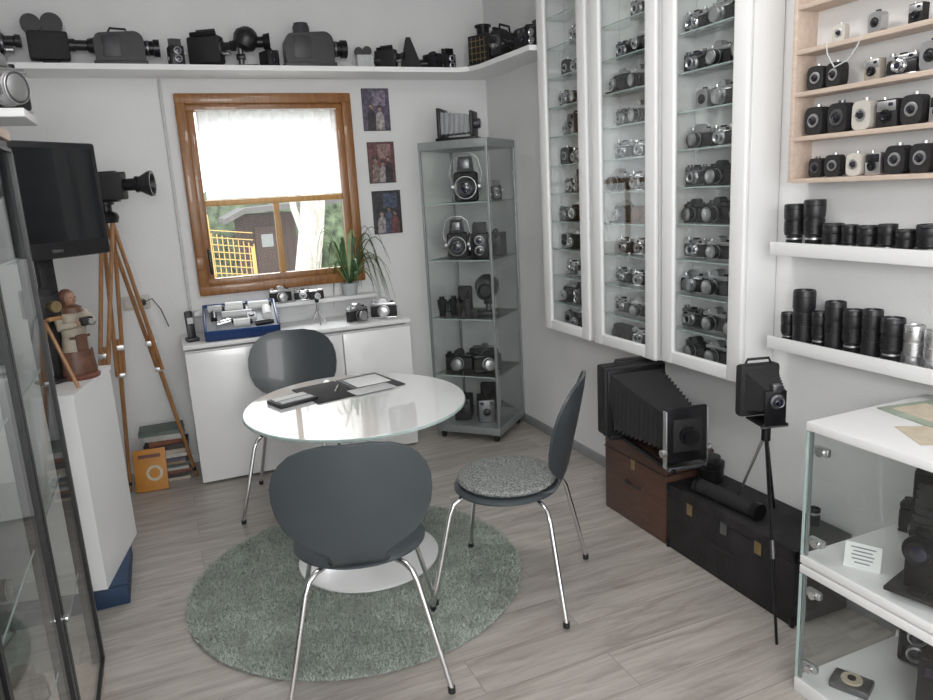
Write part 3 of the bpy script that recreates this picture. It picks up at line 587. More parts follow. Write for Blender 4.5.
# ------------------------------------------------------------------ wall pictures
PI = [((1.32, 1.50, 2.00, 2.26), 'p_violet', [('p_dark', .30, .0, .34, .62), ('p_pale', .62, 0, .34, .55)], 'p_lilac'), ((1.33, 1.51, 1.67, 1.93), 'p_red', [('p_sepia', .25, 0, .32, .6), ('p_pale', .52, 0, .30, .5), ('p_dark', .76, 0, .32, .62)], 'p_rose'),
      ((1.335, 1.53, 1.34, 1.62), 'p_dark', [('p_pale', .28, 0, .34, .5), ('p_blue', .55, 0, .32, .62), ('p_red', .76, 0, .32, .5)], 'p_blue')]
for i, ((x0, x1, z0, z1), bgm, figs, up) in enumerate(PI):
    w_, h_ = x1-x0-.008, z1-z0-.008; xa, za = x0+.004, z0+.004
    pr = B().box(((x0+x1)/2, YB-.0115, (z0+z1)/2), (w_, .003, h_), bgm).box(((x0+x1)/2+.02, YB-.0132, z1-h_*.24), (w_*.5, .0006, h_*.36), up)
    for j, (m_, fx, fz, fw, fh) in enumerate(figs):
        cx = xa+fx*w_; hw = fw*w_/2; t = fh*h_*.84; y_ = YB-.0140-.0003*j
        out = [(cx-hw, za), (cx+hw, za), (cx+hw*.95, za+t*.5), (cx+hw*.8, za+t*.82), (cx+hw*.3, za+t*.97), (cx-hw*.3, za+t*.97), (cx-hw*.8, za+t*.82), (cx-hw*.95, za+t*.5)]
        pr.prism(out, -y_-.0004, -y_, m_, XZ); pr.lathe([(.0155, 0), (.0155, .0006), (0, .0006)], 'p_dark', (cx, y_-.0002, za+t+.016), (0, -1, 0), 18, 1, 1.25); pr.lathe([(.011, 0), (.011, .0006), (0, .0006)], 'p_face', (cx, y_-.0006, za+t+.011), (0, -1, 0), 16, 1, 1.3)
    thing('wall_picture', ['violet-toned photo print of a couple on the wall', 'sepia-toned photo print of a group on the wall', 'dark photo print of three people on the wall'][i], 'picture', (0, 0, 0),
          [part('backing', B().box(((x0+x1)/2, YB-.005, (z0+z1)/2), (x1-x0, .01, z1-z0), 'black', .002)), part('print', pr)], group='photo prints beside the window')

# ------------------------------------------------------------------ sideboard
SX0, SX1, SY0, SY1, SZ = .06, 1.39, 4.285, 4.70, .83
parts = [part('body', B().box(((SX0+SX1)/2, (SY0+SY1)/2+.01, .40), (SX1-SX0-.006, SY1-SY0-.03, .78), 'white', .002)),
         part('top', B().box(((SX0+SX1)/2, (SY0+SY1)/2, SZ-.012), (SX1-SX0+.01, SY1-SY0+.01, .024), 'white', .003))]
for x0, x1 in ((SX0, .955), (.96, SX1)):
    parts.append(part('door', B().box(((x0+x1)/2, SY0, .40), (x1-x0-.003, .018, .77), 'whiteg', .0015)))
thing('sideboard', 'low white sideboard with plain doors beneath the window', 'sideboard', (0, 0, 0), parts)
TI = R(24)
def tl_(b):
    m = Matrix.Translation((0, -.15, .0)) @ Matrix.Rotation(TI, 4, 'X') @ Matrix.Translation((0, .15, 0))
    b.V = [tuple(m @ Vector(v)) for v in b.V]; return b
cs = B().box((0, 0, .008), (.42, .30, .016), 'blue', .004)
for s in (-1, 1): cs.box((s*.204, 0, .035), (.012, .30, .065), 'blue', .005); cs.box((0, s*.144, .035), (.42, .012, .065), 'blue', .005)
eq = [part('tray', tl_(cs)), part('foam_insert', tl_(B().box((0, 0, .032), (.395, .275, .044), 'grey', .004))), part('lid', B().prism([(-.148, .0), (.12, .0), (.12, .113)], -.2, .2, 'blue', Matrix(((0, 0, 1, 0), (1, 0, 0, 0), (0, 1, 0, 0), (0, 0, 0, 1)))))]
for (x, y, l, rr, a, k) in [(-.14, .09, .08, .022, .0, 'lgrey'), (-.03, .09, .10, .028, 0, 'paper'), (.11, .09, .12, .024, .0, 'paper'), (-.15, .01, .07, .018, 1.57, 'blackm'), (-.02, .02, .17, .020, .0, 'lgrey'), (.15, 0, .09, .026, 1.57, 'paper'), (-.10, -.07, .08, .02, .3, 'chrome'), (.0, -.08, .09, .022, 0, 'paper'), (.12, -.10, .09, .018, .1, 'blackm')]:
    c, s = math.cos(a), math.sin(a); eq.append(part('accessory', tl_(B().cyl((x-c*l/2, y-s*l/2, .045+rr), (x+c*l/2, y+s*l/2, .045+rr), rr, k).cyl((x+c*l/2, y+s*l/2, .045+rr), (x+c*(l/2+.015), y+s*(l/2+.015), .045+rr), rr*.7, 'blackm'))))
eq.append(part('accessory', tl_(B().box((.06, -.03, .065), (.05, .07, .03), 'lgrey', .008).cyl((.06, -.03, .08), (.06, -.03, .09), .018, 'blackm'))))
thing('equipment_case', 'open blue hard case full of white and grey photo accessories', 'case', (.40, 4.455, SZ+.0005), eq, rot=-4)
thing('cordless_phone', 'black cordless phone standing in its charging base', 'phone', (.115, 4.42, SZ), [part('base', B().box((0, 0, .012), (.07, .08, .024), 'black', .008)), part('handset', B().box((0, .01, .095), (.046, .024, .16), 'black', .01, rot=(R(-10), 0, 0)).box((0, -.008, .12), (.032, .005, .035), 'lgrey', rot=(R(-10), 0, 0)))], rot=10)
ZSILL = .9680
cam_at('slr_s', (.67, YB-.085, ZSILL), 10, 'on the white sill board', 1.0)
cam_at('rf_s', (.81, YB-.085, ZSILL), -10, 'on the white sill board', .9)
thing('table_tripod', 'mini tripod with a small silver camera on the sideboard', 'tripod', (.86, 4.46, SZ), [part('leg', B().tube([(0, 0, .1), (.05, .02, .002)], .004, 'chrome')), part('leg', B().tube([(0, 0, .1), (-.05, .02, .002)], .004, 'chrome')), part('leg', B().tube([(0, 0, .1), (0, -.05, .002)], .004, 'chrome')),
      part('head', B().cyl((0, 0, .09), (0, 0, .15), .008, 'chrome').ball((0, 0, .15), .014, 'blackm')), part('camera_head', B().box((0, 0, .185), (.09, .04, .05), 'leather', .008).box((0, 0, .215), (.088, .038, .014), 'chrome', .004).lathe([(.02, 0), (.02, .03), (.015, .03)], 'chrome', (0, -.02, .185), (0, -1, 0)))])
cam_at('slr_s', (1.09, 4.40, SZ), 25, 'on the white sideboard', 1.1)
cam_at('slr_s', (1.27, 4.42, SZ), -20, 'on the white sideboard', 1.2)
pot = B().lathe([(.04, 0), (.055, .08), (.058, .08), (.05, .08), (.048, .07), (0, .07)], 'terra')
lv = B()
for i in range(34):
    a = random.uniform(0, 2*math.pi); ln = random.uniform(.28, .50); up = random.uniform(.14, .48); pts_ = []
    for t in range(9):
        q = t/8; rr = ln*.62*q**.8; z = .07+up*math.sin(q*2.5)*.9-(.26*q**3 if i % 2 else .08*q)
        x_, y_ = math.cos(a)*rr, math.sin(a)*rr
        if y_ > .02: y_ = .02+(y_-.02)*.1
        pts_.append((x_, y_, z))
    w = .009; g = []
    for t, p in enumerate(pts_):
        ww = w*math.sin(math.pi*min(1, .25+t/8*.74)); g.append([(p[0]-math.sin(a)*ww, p[1]+math.cos(a)*ww, p[2]), (p[0], p[1], p[2]-.003), (p[0]+math.sin(a)*ww, p[1]-math.cos(a)*ww, p[2])])
    lv.sheet(g, .0012, 'leaf' if i % 3 else 'leafy')
thing('spider_plant', 'arching spider plant in a grey pot before the window', 'plant', (1.12, YB-.075, ZSILL), [part('pot', pot), part('foliage', lv)])

# ------------------------------------------------------------------ corner glass cabinet (diagonal)
CX, CY, CR = 1.862, 4.318, -47.5
s2 = .46
pt = [part('base', B().box((0, 0, .075), (s2, s2, .05), 'alu', .004))]
for sx in (-1, 1):
    for sy in (-1, 1): pt.append(part('caster', B().cyl((sx*.19-.01, sy*.19, .025), (sx*.19+.01, sy*.19, .025), .025, 'water').box((sx*.19, sy*.19, .045), (.03, .03, .01), 'alu')))
pt.append(part('top', B().box((0, 0, 1.865), (s2, s2, .05), 'alu', .004)))
for sx in (-1, 1):
    for sy in (-1, 1): pt.append(part('post', B().box((sx*(s2/2-.009), sy*(s2/2-.009), .97), (.015, .015, 1.75), 'alu', .002)))
for sx, sy, w, d in ((0, -1, s2-.036, .004), (0, 1, s2-.036, .004), (-1, 0, .004, s2-.036), (1, 0, .004, s2-.036)):
    pt.append(part('glass_panel', B().box((sx*(s2/2-.008), sy*(s2/2-.008), .97), (w, d, 1.738), 'glass')))
for z in (.43, .80, 1.17, 1.52): pt.append(part('shelf', B().box((0, 0, z), (s2-.03, s2-.03, .006), 'glasss').box((0, -s2/2+.014, z), (s2-.03, .002, .006), 'glasse').box((-s2/2+.014, 0, z), (.002, s2-.03, .006), 'glasse')))
thing('glass_showcase', 'tall grey-framed glass showcase on casters standing across the corner', 'display cabinet', (CX, CY, 0), pt, rot=CR)
def incab(lx, ly):
    a = R(CR); return (CX+lx*math.cos(a)-ly*math.sin(a), CY+lx*math.sin(a)+ly*math.cos(a))
W8 = 'inside the corner showcase'
for k, lx, ly, z, rot, s in [('studio', -.02, .0, 1.5235, -28, 1.15), ('tlr_b', .13, .13, 1.5235, -20, .85),
        ('studio', -.09, -.03, 1.1735, -28, 1.0), ('tlr_b', .09, -.08, 1.1735, -28, 1.5), ('box_b', .12, .11, 1.1735, -40, 1.3), ('box_b', -.07, .13, 1.1735, -40, 1.1),
        ('bino', -.15, -.10, .8035, -20, 1.05), ('bino', -.03, -.13, .8035, -30, .9), ('epi', .09, .0, .8035, -30, 1.1), ('fold_b', -.12, .10, .8035, -40, 1.1),
        ('slr_b', -.1, -.08, .4335, -40, 1.35), ('slr_b', .09, -.06, .4335, -10, 1.35), ('hfold_k', 0.0, .09, .4335, -40, 1.4),
        ('box_b', -.1, -.05, .1005, -30, 1.35), ('box', .06, -.05, .1005, -20, 1.4), ('fold_b', .0, .14, .1005, -40, 1.3)]:
    x, y = incab(lx, ly); cam_at(k, (x, y, z), rot, W8, s)
x, y = incab(-.04, -.03)
thing('field_camera', 'black bellows camera on top of the glass showcase', 'camera', (x, y, 1.8905), [part('bed', B().box((0, 0, .012), (.15, .26, .024), 'blackm', .004)), part('rear_standard', B().box((0, .10, .11), (.19, .02, .18), 'black', .004)), part('front_standard', B().box((0, -.10, .10), (.15, .016, .15), 'black', .004)), part('bellows', B().bellows((0, .09, .11), (.15, .14), (0, -.092, .10), (.11, .11), 12, 'grey')), part('lens', B().cyl((0, -.108, .10), (0, -.14, .10), .03, 'gunm').cyl((0, -.14, .10), (0, -.144, .10), .024, 'lensglass'))], rot=52)

# ------------------------------------------------------------------ table
TX, TY = .69, 2.98
b = B().lathe([(0, 0), (.460, 0), (.465, .003), (.465, .012), (.462, .015), (0, .015)], 'tabletop', (0, 0, .725), seg=96, sy=1.06)
e = B().lathe([(.463, .0), (.4665, .002), (.4665, .011), (.463, .013)], 'glasse', (0, 0, .7265), seg=96, sy=1.06)
ped = B().lathe([(.31, 0), (.31, .008), (.29, .014), (.17, .03), (.08, .06), (.045, .12), (.035, .25), (.033, .45), (.045, .6), (.09, .68), (.15, .718), (.16, .725), (0, .725)], 'whiteg', seg=64)
thing('round_table', 'round table with glossy white glass top on a white trumpet pedestal', 'table', (TX, TY-.03, .019), [part('top', b, part('edge', e)), part('pedestal', ped)], scale=(1, 1, .975))
ZT = .019+.74*.975
def flat(name, label, cat, x, y, w, d, h, k, rot, z=ZT, bev=.001):
    return thing(name, label, cat, (x, y, z+.0005), [part('body', B().box((0, 0, h/2), (w, d, h), k, bev))], rot)
thing('document_folder', 'open black folder lying on the white table', 'folder', (.72, 3.19, ZT+.0005), [part('cover', B().box((-.11, 0, .003), (.21, .30, .006), 'leather', .002)), part('cover', B().box((.11, 0, .003), (.21, .30, .006), 'dgrey', .002))], rot=12)
flat('paper_sheet', 'white printed sheet lying on the open folder', 'paper', .82, 3.24, .17, .17, .002, 'paper', 10, ZT+.007)
flat('paper_sheet', 'pale grey sheet beside the black folder', 'paper', .80, 3.08, .2, .1, .002, 'lgrey', 12, ZT+.007)
thing('note_box', 'small dark tray with white note cards on the table', 'tray', (.45, 3.10, ZT+.0005), [part('tray', B().box((0, 0, .008), (.18, .13, .016), 'black', .003)), part('card', B().box((0, .028, .018), (.15, .04, .004), 'paper')), part('card', B().box((0, -.03, .018), (.15, .035, .004), 'lgrey'))], rot=18)
thing('ballpoint_pen', 'slim silver pen lying on the folder', 'pen', (.66, 3.17, ZT+.0115), [part('barrel', B().cyl((-.06, 0, 0), (.05, 0, 0), .0045, 'chrome').cyl((.05, 0, 0), (.065, 0, 0), .0045, 'black', .001))], rot=70)

# ------------------------------------------------------------------ chairs
def chair_parts():
    b = B()
    b.lathe([(0, .004), (.10, .002), (.17, .0), (.207, -.003), (.218, -.009), (.218, -.016), (.207, -.02), (.17, -.014), (0, -.010)], 'chair', (0, -.01, .455), seg=56, sx=1.02, sy=.96)
    pth = [(.10, .449, .11), (.16, .450, .10), (.195, .458, .088), (.213, .48, .080), (.222, .505, .088), (.229, .53, .13), (.237, .56, .18), (.246, .60, .215), (.257, .65, .234), (.268, .70, .241), (.279, .75, .239), (.288, .795, .226), (.295, .83, .203), (.299, .857, .172), (.301, .875, .13), (.302, .885, .065)]
    rows_ = []
    for y, z, w in pth:
        k = min(1, max(0, (z-.47)/.12))
        rows_.append([(x_, y-k*.045*(x_/.234)**2, z) for x_ in [w*math.sin(math.pi/2*(j/10-1)) for j in range(21)]])
    p = [part('seat', b), part('backrest', B().sheet(rows_, .011, 'chair'))]
    for sx in (-1, 1):
        for sy in (-1, 1):
            l = B().tube([(sx*.02, sy*.05, .43), (sx*.09, sy*.11, .428), (sx*.14, sy*.16, .422), (sx*.162, sy*.182, .405), (sx*.176, sy*.195, .37), (sx*.258, sy*.26, .012)], .0095, 'chrome', 10)
            l.cyl((sx*.2575, sy*.26, .0), (sx*.2565, sy*.259, .02), .0125, 'black')
            p.append(part('leg', l, label='curved chrome tube leg'))
    p.append(part('underframe', B().cyl((0, 0, .418), (0, 0, .442), .07, 'chrome')))
    return p
CH = chair_parts()
thing('dining_chair', 'slate grey bent-plywood chair with chrome legs before the table', 'chair', (.500, 2.255, .019), CH, 165, group='slate chairs around the table')
thing('dining_chair', 'slate grey bent-plywood chair behind the table by the sideboard', 'chair', (.54, 3.80, 0), CH, -17, group='slate chairs around the table')
thing('dining_chair', 'slate grey bent-plywood chair turned sideways holding a round cushion', 'chair', (1.16, 2.445, .012), CH, 230, group='slate chairs around the table')
cu = B().lathe([(0, 0), (.17, 0), (.192, .004), (.198, .014), (.192, .024), (.16, .030), (.08, .032), (0, .033)], 'cushion', seg=48)
thing('seat_cushion', 'round speckled grey felt cushion on the chair seat', 'cushion', (1.153, 2.45, .4705), [part('pad', cu)])

# ------------------------------------------------------------------ rug
rx, ry, rr = .61, 2.84, .70
rb = B().lathe([(0, 0), (rr-.01, 0), (rr, .005), (rr-.01, .012), (0, .012)], 'rug2', seg=96)
rng = np.random.default_rng(3); N = 60000
rad = rr*np.sqrt(rng.random(N)); th = rng.random(N)*2*np.pi
bx, by = rad*np.cos(th), rad*np.sin(th)
h = .016+rng.random(N)*.010; a = rng.random(N)*np.pi*2; w = .003
lx, ly = rng.normal(0, .009, N), rng.normal(0, .009, N)
v = np.zeros((N, 3, 3)); v[:, 0] = np.c_[bx-np.cos(a)*w, by-np.sin(a)*w, np.full(N, .009)]; v[:, 1] = np.c_[bx+np.cos(a)*w, by+np.sin(a)*w, np.full(N, .009)]; v[:, 2] = np.c_[bx+lx, by+ly, h]
me = bpy.data.meshes.new('pile'); me.from_pydata(v.reshape(-1, 3).tolist(), [], np.arange(N*3).reshape(-1, 3).tolist()); me.materials.append(M['rug'])
thing('round_rug', 'round shaggy sage green rug under the table and chairs', 'rug', (rx, ry, 0), [part('backing', rb), part('pile', me)])
bpy.data.objects['pile']['kind'] = 'stuff'

# ------------------------------------------------------------------ right floor items
b = B().box((0, 0, .2), (.27, .47, .40), 'casewood', .006)
lidc = B().box((-.137, 0, .30), (.006, .03, .05), 'brass', .002)
hd = B().tube([(-.136, -.06, .2), (-.15, -.04, .205), (-.15, .04, .205), (-.136, .06, .2)], .006, 'leather')
thing('wooden_case', 'reddish brown wooden carrying case beneath the large bellows camera', 'case', (2.045, 2.665, 0), [part('body', b), part('seam', B().box((0, 0, .325), (.276, .476, .005), 'black')), part('latch', lidc), part('handle', hd)])
tp = [part('body', B().box((0, 0, .125), (.27, .70, .25), 'blueblack', .006)), part('lid', B().box((0, 0, .275), (.276, .706, .05), 'blueblack', .006))]
for y, k in ((-.18, 'brass'), (.2, 'brass'), (0, 'gunm')): tp.append(part('clasp', B().box((-.139, y, .235), (.006, .035, .05), k, .002)))
for y in (-.345, .345):
    for z in (.02, .28): tp.append(part('corner_guard', B().box((-.133, y, z), (.014, .016, .04), 'blackm', .002)))
tp.append(part('handle', B().tube([(-.133, -.06, .14), (-.152, -.05, .15), (-.152, .05, .15), (-.133, .06, .14)], .006, 'leather')))
thing('storage_trunk', 'long worn black trunk with metal clasps on the floor', 'trunk', (2.045, 2.065, 0), tp)
bc = [part('rear_standard', B().box((0, .06, .22), (.36, .10, .38), 'leather', .012).box((0, .005, .22), (.33, .012, .35), 'blackm', .004)),
      part('rail', B().box((-.08, -.22, .012), (.02, .60, .024), 'blackm', .003)), part('rail', B().box((.08, -.22, .012), (.02, .60, .024), 'blackm', .003)), part('cross_bar', B().box((0, -.48, .020), (.2, .06, .02), 'gunm', .003)), part('cross_bar', B().box((0, .05, .020), (.3, .1, .028), 'blackm', .003)),
      part('bellows', B().bellows((0, .0, .22), (.30, .31), (0, -.47, .18), (.17, .18), 26, 'leather')),
      part('front_standard', B().box((0, -.485, .18), (.21, .02, .27), 'blackm', .005).box((0, -.498, .18), (.15, .01, .16), 'leather', .003).box((-.108, -.485, .165), (.008, .03, .28), 'satin', .002).box((.108, -.485, .165), (.008, .03, .28), 'satin', .002)),
      part('knob', B().cyl((-.105, -.485, .1), (-.13, -.485, .1), .018, 'satin')), part('knob', B().cyl((.105, -.485, .1), (.13, -.485, .1), .018, 'satin')),
      part('lens', B().lathe([(.045, 0), (.045, .01), (.034, .012), (.034, .03), (.038, .032), (.038, .04), (.03, .04)], 'blackm', (0, -.503, .18), (0, -1, 0)).lathe([(.031, 0), (0, .008)], 'lensglass', (0, -.535, .18), (0, -1, 0))),
      part('handle', B().tube([(-.1, .06, .405), (-.09, .06, .43), (.09, .06, .43), (.1, .06, .405)], .009, 'leather'))]
thing('studio_camera', 'large black bellows studio camera resting on the wooden case', 'camera', (1.97, 2.72, .402), bc, rot=-8.3, scale=.88)
tp = [part('leg', B().tube([(0, 0, 0), (-.05, -.09, -.34), (-.11, -.19, -.70)], .007, 'blackm', 8, .005).cyl((-.055, -.1, -.36), (-.066, -.118, -.42), .0080, 'gunm'), label='dark telescopic leg reaching the floor'),
      part('leg', B().tube([(0, 0, 0), (.14, .28, -.398)], .006, 'satin', 8, .005), label='pale metal leg'), part('leg', B().tube([(0, 0, 0), (.21, .15, -.398)], .006, 'blackm', 8, .005)),
      part('head', B().cyl((0, 0, -.03), (0, 0, .03), .016, 'blackm').box((0, 0, .035), (.04, .04, .012), 'gunm', .003))]
thing('camera_tripod', 'slim dark metal tripod standing over the black trunk', 'tripod', (1.90, 1.86, .70), tp)
bf = [part('body', B().box((0, .04, .11), (.15, .045, .19), 'leather', .012)), part('bed', B().box((0, -.03, .012), (.10, .11, .008), 'blackm', .003)),
      part('bellows', B().bellows((0, .02, .11), (.12, .15), (0, -.075, .10), (.07, .08), 14, 'leather')),
      part('lens', B().box((0, -.08, .075), (.08, .008, .12), 'blackm', .004).lathe([(.026, 0), (.026, .01), (.018, .012), (.018, .024), (.014, .022)], 'gunm', (0, -.084, .10), (0, -1, 0)).lathe([(.015, 0), (0, .004)], 'lensglass', (0, -.106, .10), (0, -1, 0)).tube([(-.04, -.08, .016), (-.05, -.08, .006), (.05, -.08, .006), (.04, -.08, .016)], .004, 'gunm')),
      part('viewfinder', B().box((0, -.08, .145), (.03, .02, .03), 'gunm', .003)), part('handle', B().tube([(-.05, .04, .2), (-.04, .04, .222), (.04, .04, .222), (.05, .04, .2)], .005, 'leather'))]
thing('plate_camera', 'black folding plate camera mounted on the slim tripod', 'camera', (1.90, 1.88, .7335), bf, rot=-15)
thing('lens_tube', 'long black cylindrical lens tube lying on the trunk', 'tube', (1.965, 2.14, .334), [part('barrel', B().cyl((0, .12, 0), (0, -.16, 0), .03, 'leather', seg=28).cyl((0, -.16, 0), (0, -.19, 0), .034, 'blackm', seg=28).cyl((0, .12, 0), (0, .14, 0), .034, 'blackm', seg=28))], rot=4)
thing('round_tin', 'round black film can on the trunk beside the wooden case', 'can', (2.09, 2.35, .3015), [part('can', B().lathe([(.055, 0), (.055, .06), (.058, .062), (.058, .085), (.05, .09), (0, .09)], 'blackm', seg=32)), part('lens', B().lathe([(.04, .09), (.04, .11), (.03, .112), (0, .108)], 'black', seg=28))])
thing('lens_cup', 'small black metal canister standing on the trunk', 'can', (2.13, 1.84, .3015), [part('can', B().lathe([(.024, 0), (.024, .06), (.02, .062), (.02, .05), (0, .05)], 'blackm')), part('rim', B().lathe([(.0235, .04), (.026, .042), (.026, .048), (.0235, .05)], 'satin'))])

# ------------------------------------------------------------------ near right glass cabinet
gx0, gx1, gy0, gy1 = 1.66, 2.17, .50, 1.475
gxm, gym = (gx0+gx1)/2, (gy0+gy1)/2
pts_ = [part('top', B().box((gxm, gym, .877), (gx1-gx0, gy1-gy0, .026), 'white', .002)),
        part('shelf', B().box((gxm, gym, .456), (gx1-gx0, gy1-gy0, .026), 'white', .002)), part('shelf', B().box((gxm, gym, .424), (gx1-gx0, gy1-gy0, .026), 'white', .002)),
        part('base', B().box((gxm, gym, .025), (gx1-gx0, gy1-gy0, .05), 'white', .002)),
        part('back_panel', B().box((gx1-.006, gym, .45), (.01, gy1-gy0-.01, .80), 'cback'))]
for z0_, z1_ in ((.05, .411), (.469, .864)):
    pts_.append(part('door', B().box((gx0+.003, gym, (z0_+z1_)/2), (.005, gy1-gy0-.014, z1_-z0_-.006), 'glassd').box((gx0+.003, gy1-.004, (z0_+z1_)/2), (.006, .006, z1_-z0_-.006), 'glasse')))
    for z_ in (z0_+.055, z1_-.055): pts_.append(part('hinge', B().box((gx0+.016, gy1-.045, z_), (.018, .05, .025), 'satin', .005).cyl((gx0-.004, gy1-.05, z_), (gx0+.01, gy1-.05, z_), .012, 'chrome')))
    pts_.append(part('side_glass', B().box((gxm, gy1-.003, (z0_+z1_)/2), (gx1-gx0-.02, .005, z1_-z0_-.004), 'glass'))); pts_.append(part('side_glass', B().box((gxm, gy0+.003, (z0_+z1_)/2), (gx1-gx0-.02, .005, z1_-z0_-.004), 'glass')))
    pts_.append(part('post', B().box((gx0+.012, gy1-.012, (z0_+z1_)/2), (.008, .008, z1_-z0_), 'alu')))
thing('display_counter', 'low two-tier glass display cabinet with white top and shelves', 'display cabinet', (0, 0, 0), pts_)
W9 = 'inside the low glass cabinet'
for k, x, y, z, rot, s in [('fold_b', 1.88, 1.19, .4695, -75, 2.1), ('slr_big', 2.08, 1.37, .4695, -70, 1.2), ('slr_big', 1.98, .92, .4695, -90, 1.3), ('box_b', 1.92, 1.13, .0505, -70, 2.1), ('tlr_b', 2.08, 1.37, .0505, -60, 1.4), ('slide_g', 1.98, .82, .0505, -60, .9)]:
    cam_at(k, (x, y, z), rot, W9, s)
def label_card(x, y, z, rot, tx, sc_=1):
    b = B().box((0, 0, .035), (.095, .002, .075), 'paper'); c = B()
    for i, w in enumerate(tx): c.box((0, -.0014, .06-i*.011), (w, .0006, .004), 'card')
    thing('label_card', 'small white printed card standing in the cabinet', 'card', (x, y, z), [part('sheet', b), part('lettering', c)], rot=rot, rx=-12, scale=sc_)
label_card(1.74, 1.33, .470, -62, [.065, .05, .06, .055, .04])
thing('light_meter', 'flat silver light meter with round dial on the cabinet floor', 'light meter', (1.77, 1.36, .0505), [part('body', B().box((0, 0, .012), (.08, .11, .024), 'gunm', .005)), part('dial', B().cyl((0, 0, .024), (0, 0, .03), .030, 'papery').cyl((0, 0, .03), (0, 0, .034), .012, 'blackm'))], rot=25)
thing('magazine', 'green printed magazine on the white cabinet top', 'magazine', (2.04, 1.33, .8905), [part('pages', B().box((0, 0, .002), (.2, .28, .004), 'paperg', .001)), part('picture', B().box((0, .05, .0045), (.15, .12, .001), 'papery'))], rot=80)
thing('paper_sheet', 'aged beige document on the white cabinet top', 'paper', (1.87, 1.20, .8905), [part('sheet', B().box((0, 0, .0008), (.15, .21, .0016), 'papery'))], rot=60)

# ------------------------------------------------------------------ left side
lx0, lx1, ly0, ly1 = -.80, -.37, .75, 2.60
pp = [part('base', B().box(((lx0+lx1)/2, (ly0+ly1)/2, .035), (lx1-lx0, ly1-ly0, .07), 'birch', .003)), part('top', B().box(((lx0+lx1)/2, (ly0+ly1)/2, 1.80), (lx1-lx0, ly1-ly0, .03), 'blackm', .003)), part('top_board', B().box(((lx0+lx1)/2, (ly0+ly1)/2, 1.83), (lx1-lx0+.02, ly1-ly0+.02, .03), 'birch', .003)), part('back_panel', B().box((lx0+.005, (ly0+ly1)/2, .93), (.01, ly1-ly0-.01, 1.71), 'wgrey'))]
for y in (ly1, 2.02, 1.4, ly0+.02):
    for xx in (lx1-.015, lx0+.02): pp.append(part('post', B().box((xx, y-.014, .93), (.028, .028, 1.715), 'black', .002)))
for y0_, y1_ in ((2.02, 2.575), (1.42, 1.99), (.8, 1.37)):
    pp.append(part('door', B().box((lx1+.006, y1_, .93), (.012, .024, 1.7), 'black').box((lx1+.006, y0_+.006, .93), (.012, .024, 1.7), 'black').box((lx1+.006, (y0_+y1_)/2, 1.785), (.012, y1_-y0_, .012), 'black').box((lx1+.006, (y0_+y1_)/2, .085), (.012, y1_-y0_, .012), 'black'), part('glass_pane', B().box((lx1+.004, (y0_+y1_)/2, .93), (.004, y1_-y0_-.02, 1.69), 'glassd')), part('lock', B().cyl((lx1+.011, y0_+.006, .55), (lx1+.022, y0_+.006, .55), .011, 'chrome'))))
pp.append(part('side_glass', B().box(((lx0+lx1)/2, ly1-.006, .93), (lx1-lx0-.07, .004, 1.7), 'glassd')))
for z in (.42, .77, 1.12, 1.47): pp.append(part('shelf', B().box(((lx0+lx1)/2, (ly0+ly1)/2, z), (lx1-lx0-.04, ly1-ly0-.06, .006), 'glasss').box((lx1-.019, (ly0+ly1)/2, z), (.002, ly1-ly0-.06, .006), 'glasse')))
thing('glass_vitrine', 'tall black-framed glass vitrine with pale wooden top', 'display cabinet', (0, 0, 0), pp)
for z in (.0705, .4235, .7735, 1.1235, 1.4735):
    for y in (2.46, 2.24, 2.04, 1.84):
        k = random.choice(['box_b', 'tlr_b', 'rf_b', 'slr_b', 'hfold_k', 'cased_k', 'cream', 'cased'])
        cam_at(k, (-.62+random.uniform(-.03, .03), y, z), 90+random.uniform(-20, 20), 'inside the black-framed vitrine', 1.15)
thing('wall_shelf', 'small white wall shelf above the television', 'shelf', (-.85, 3.18, 1.945), [part('board', B().box((.245, 0, 0), (.49, .32, .03), 'white', .003))])
cam_at('slr_c', (-.46, 3.17, 1.961), 55, 'on the small wall shelf', 1.95)

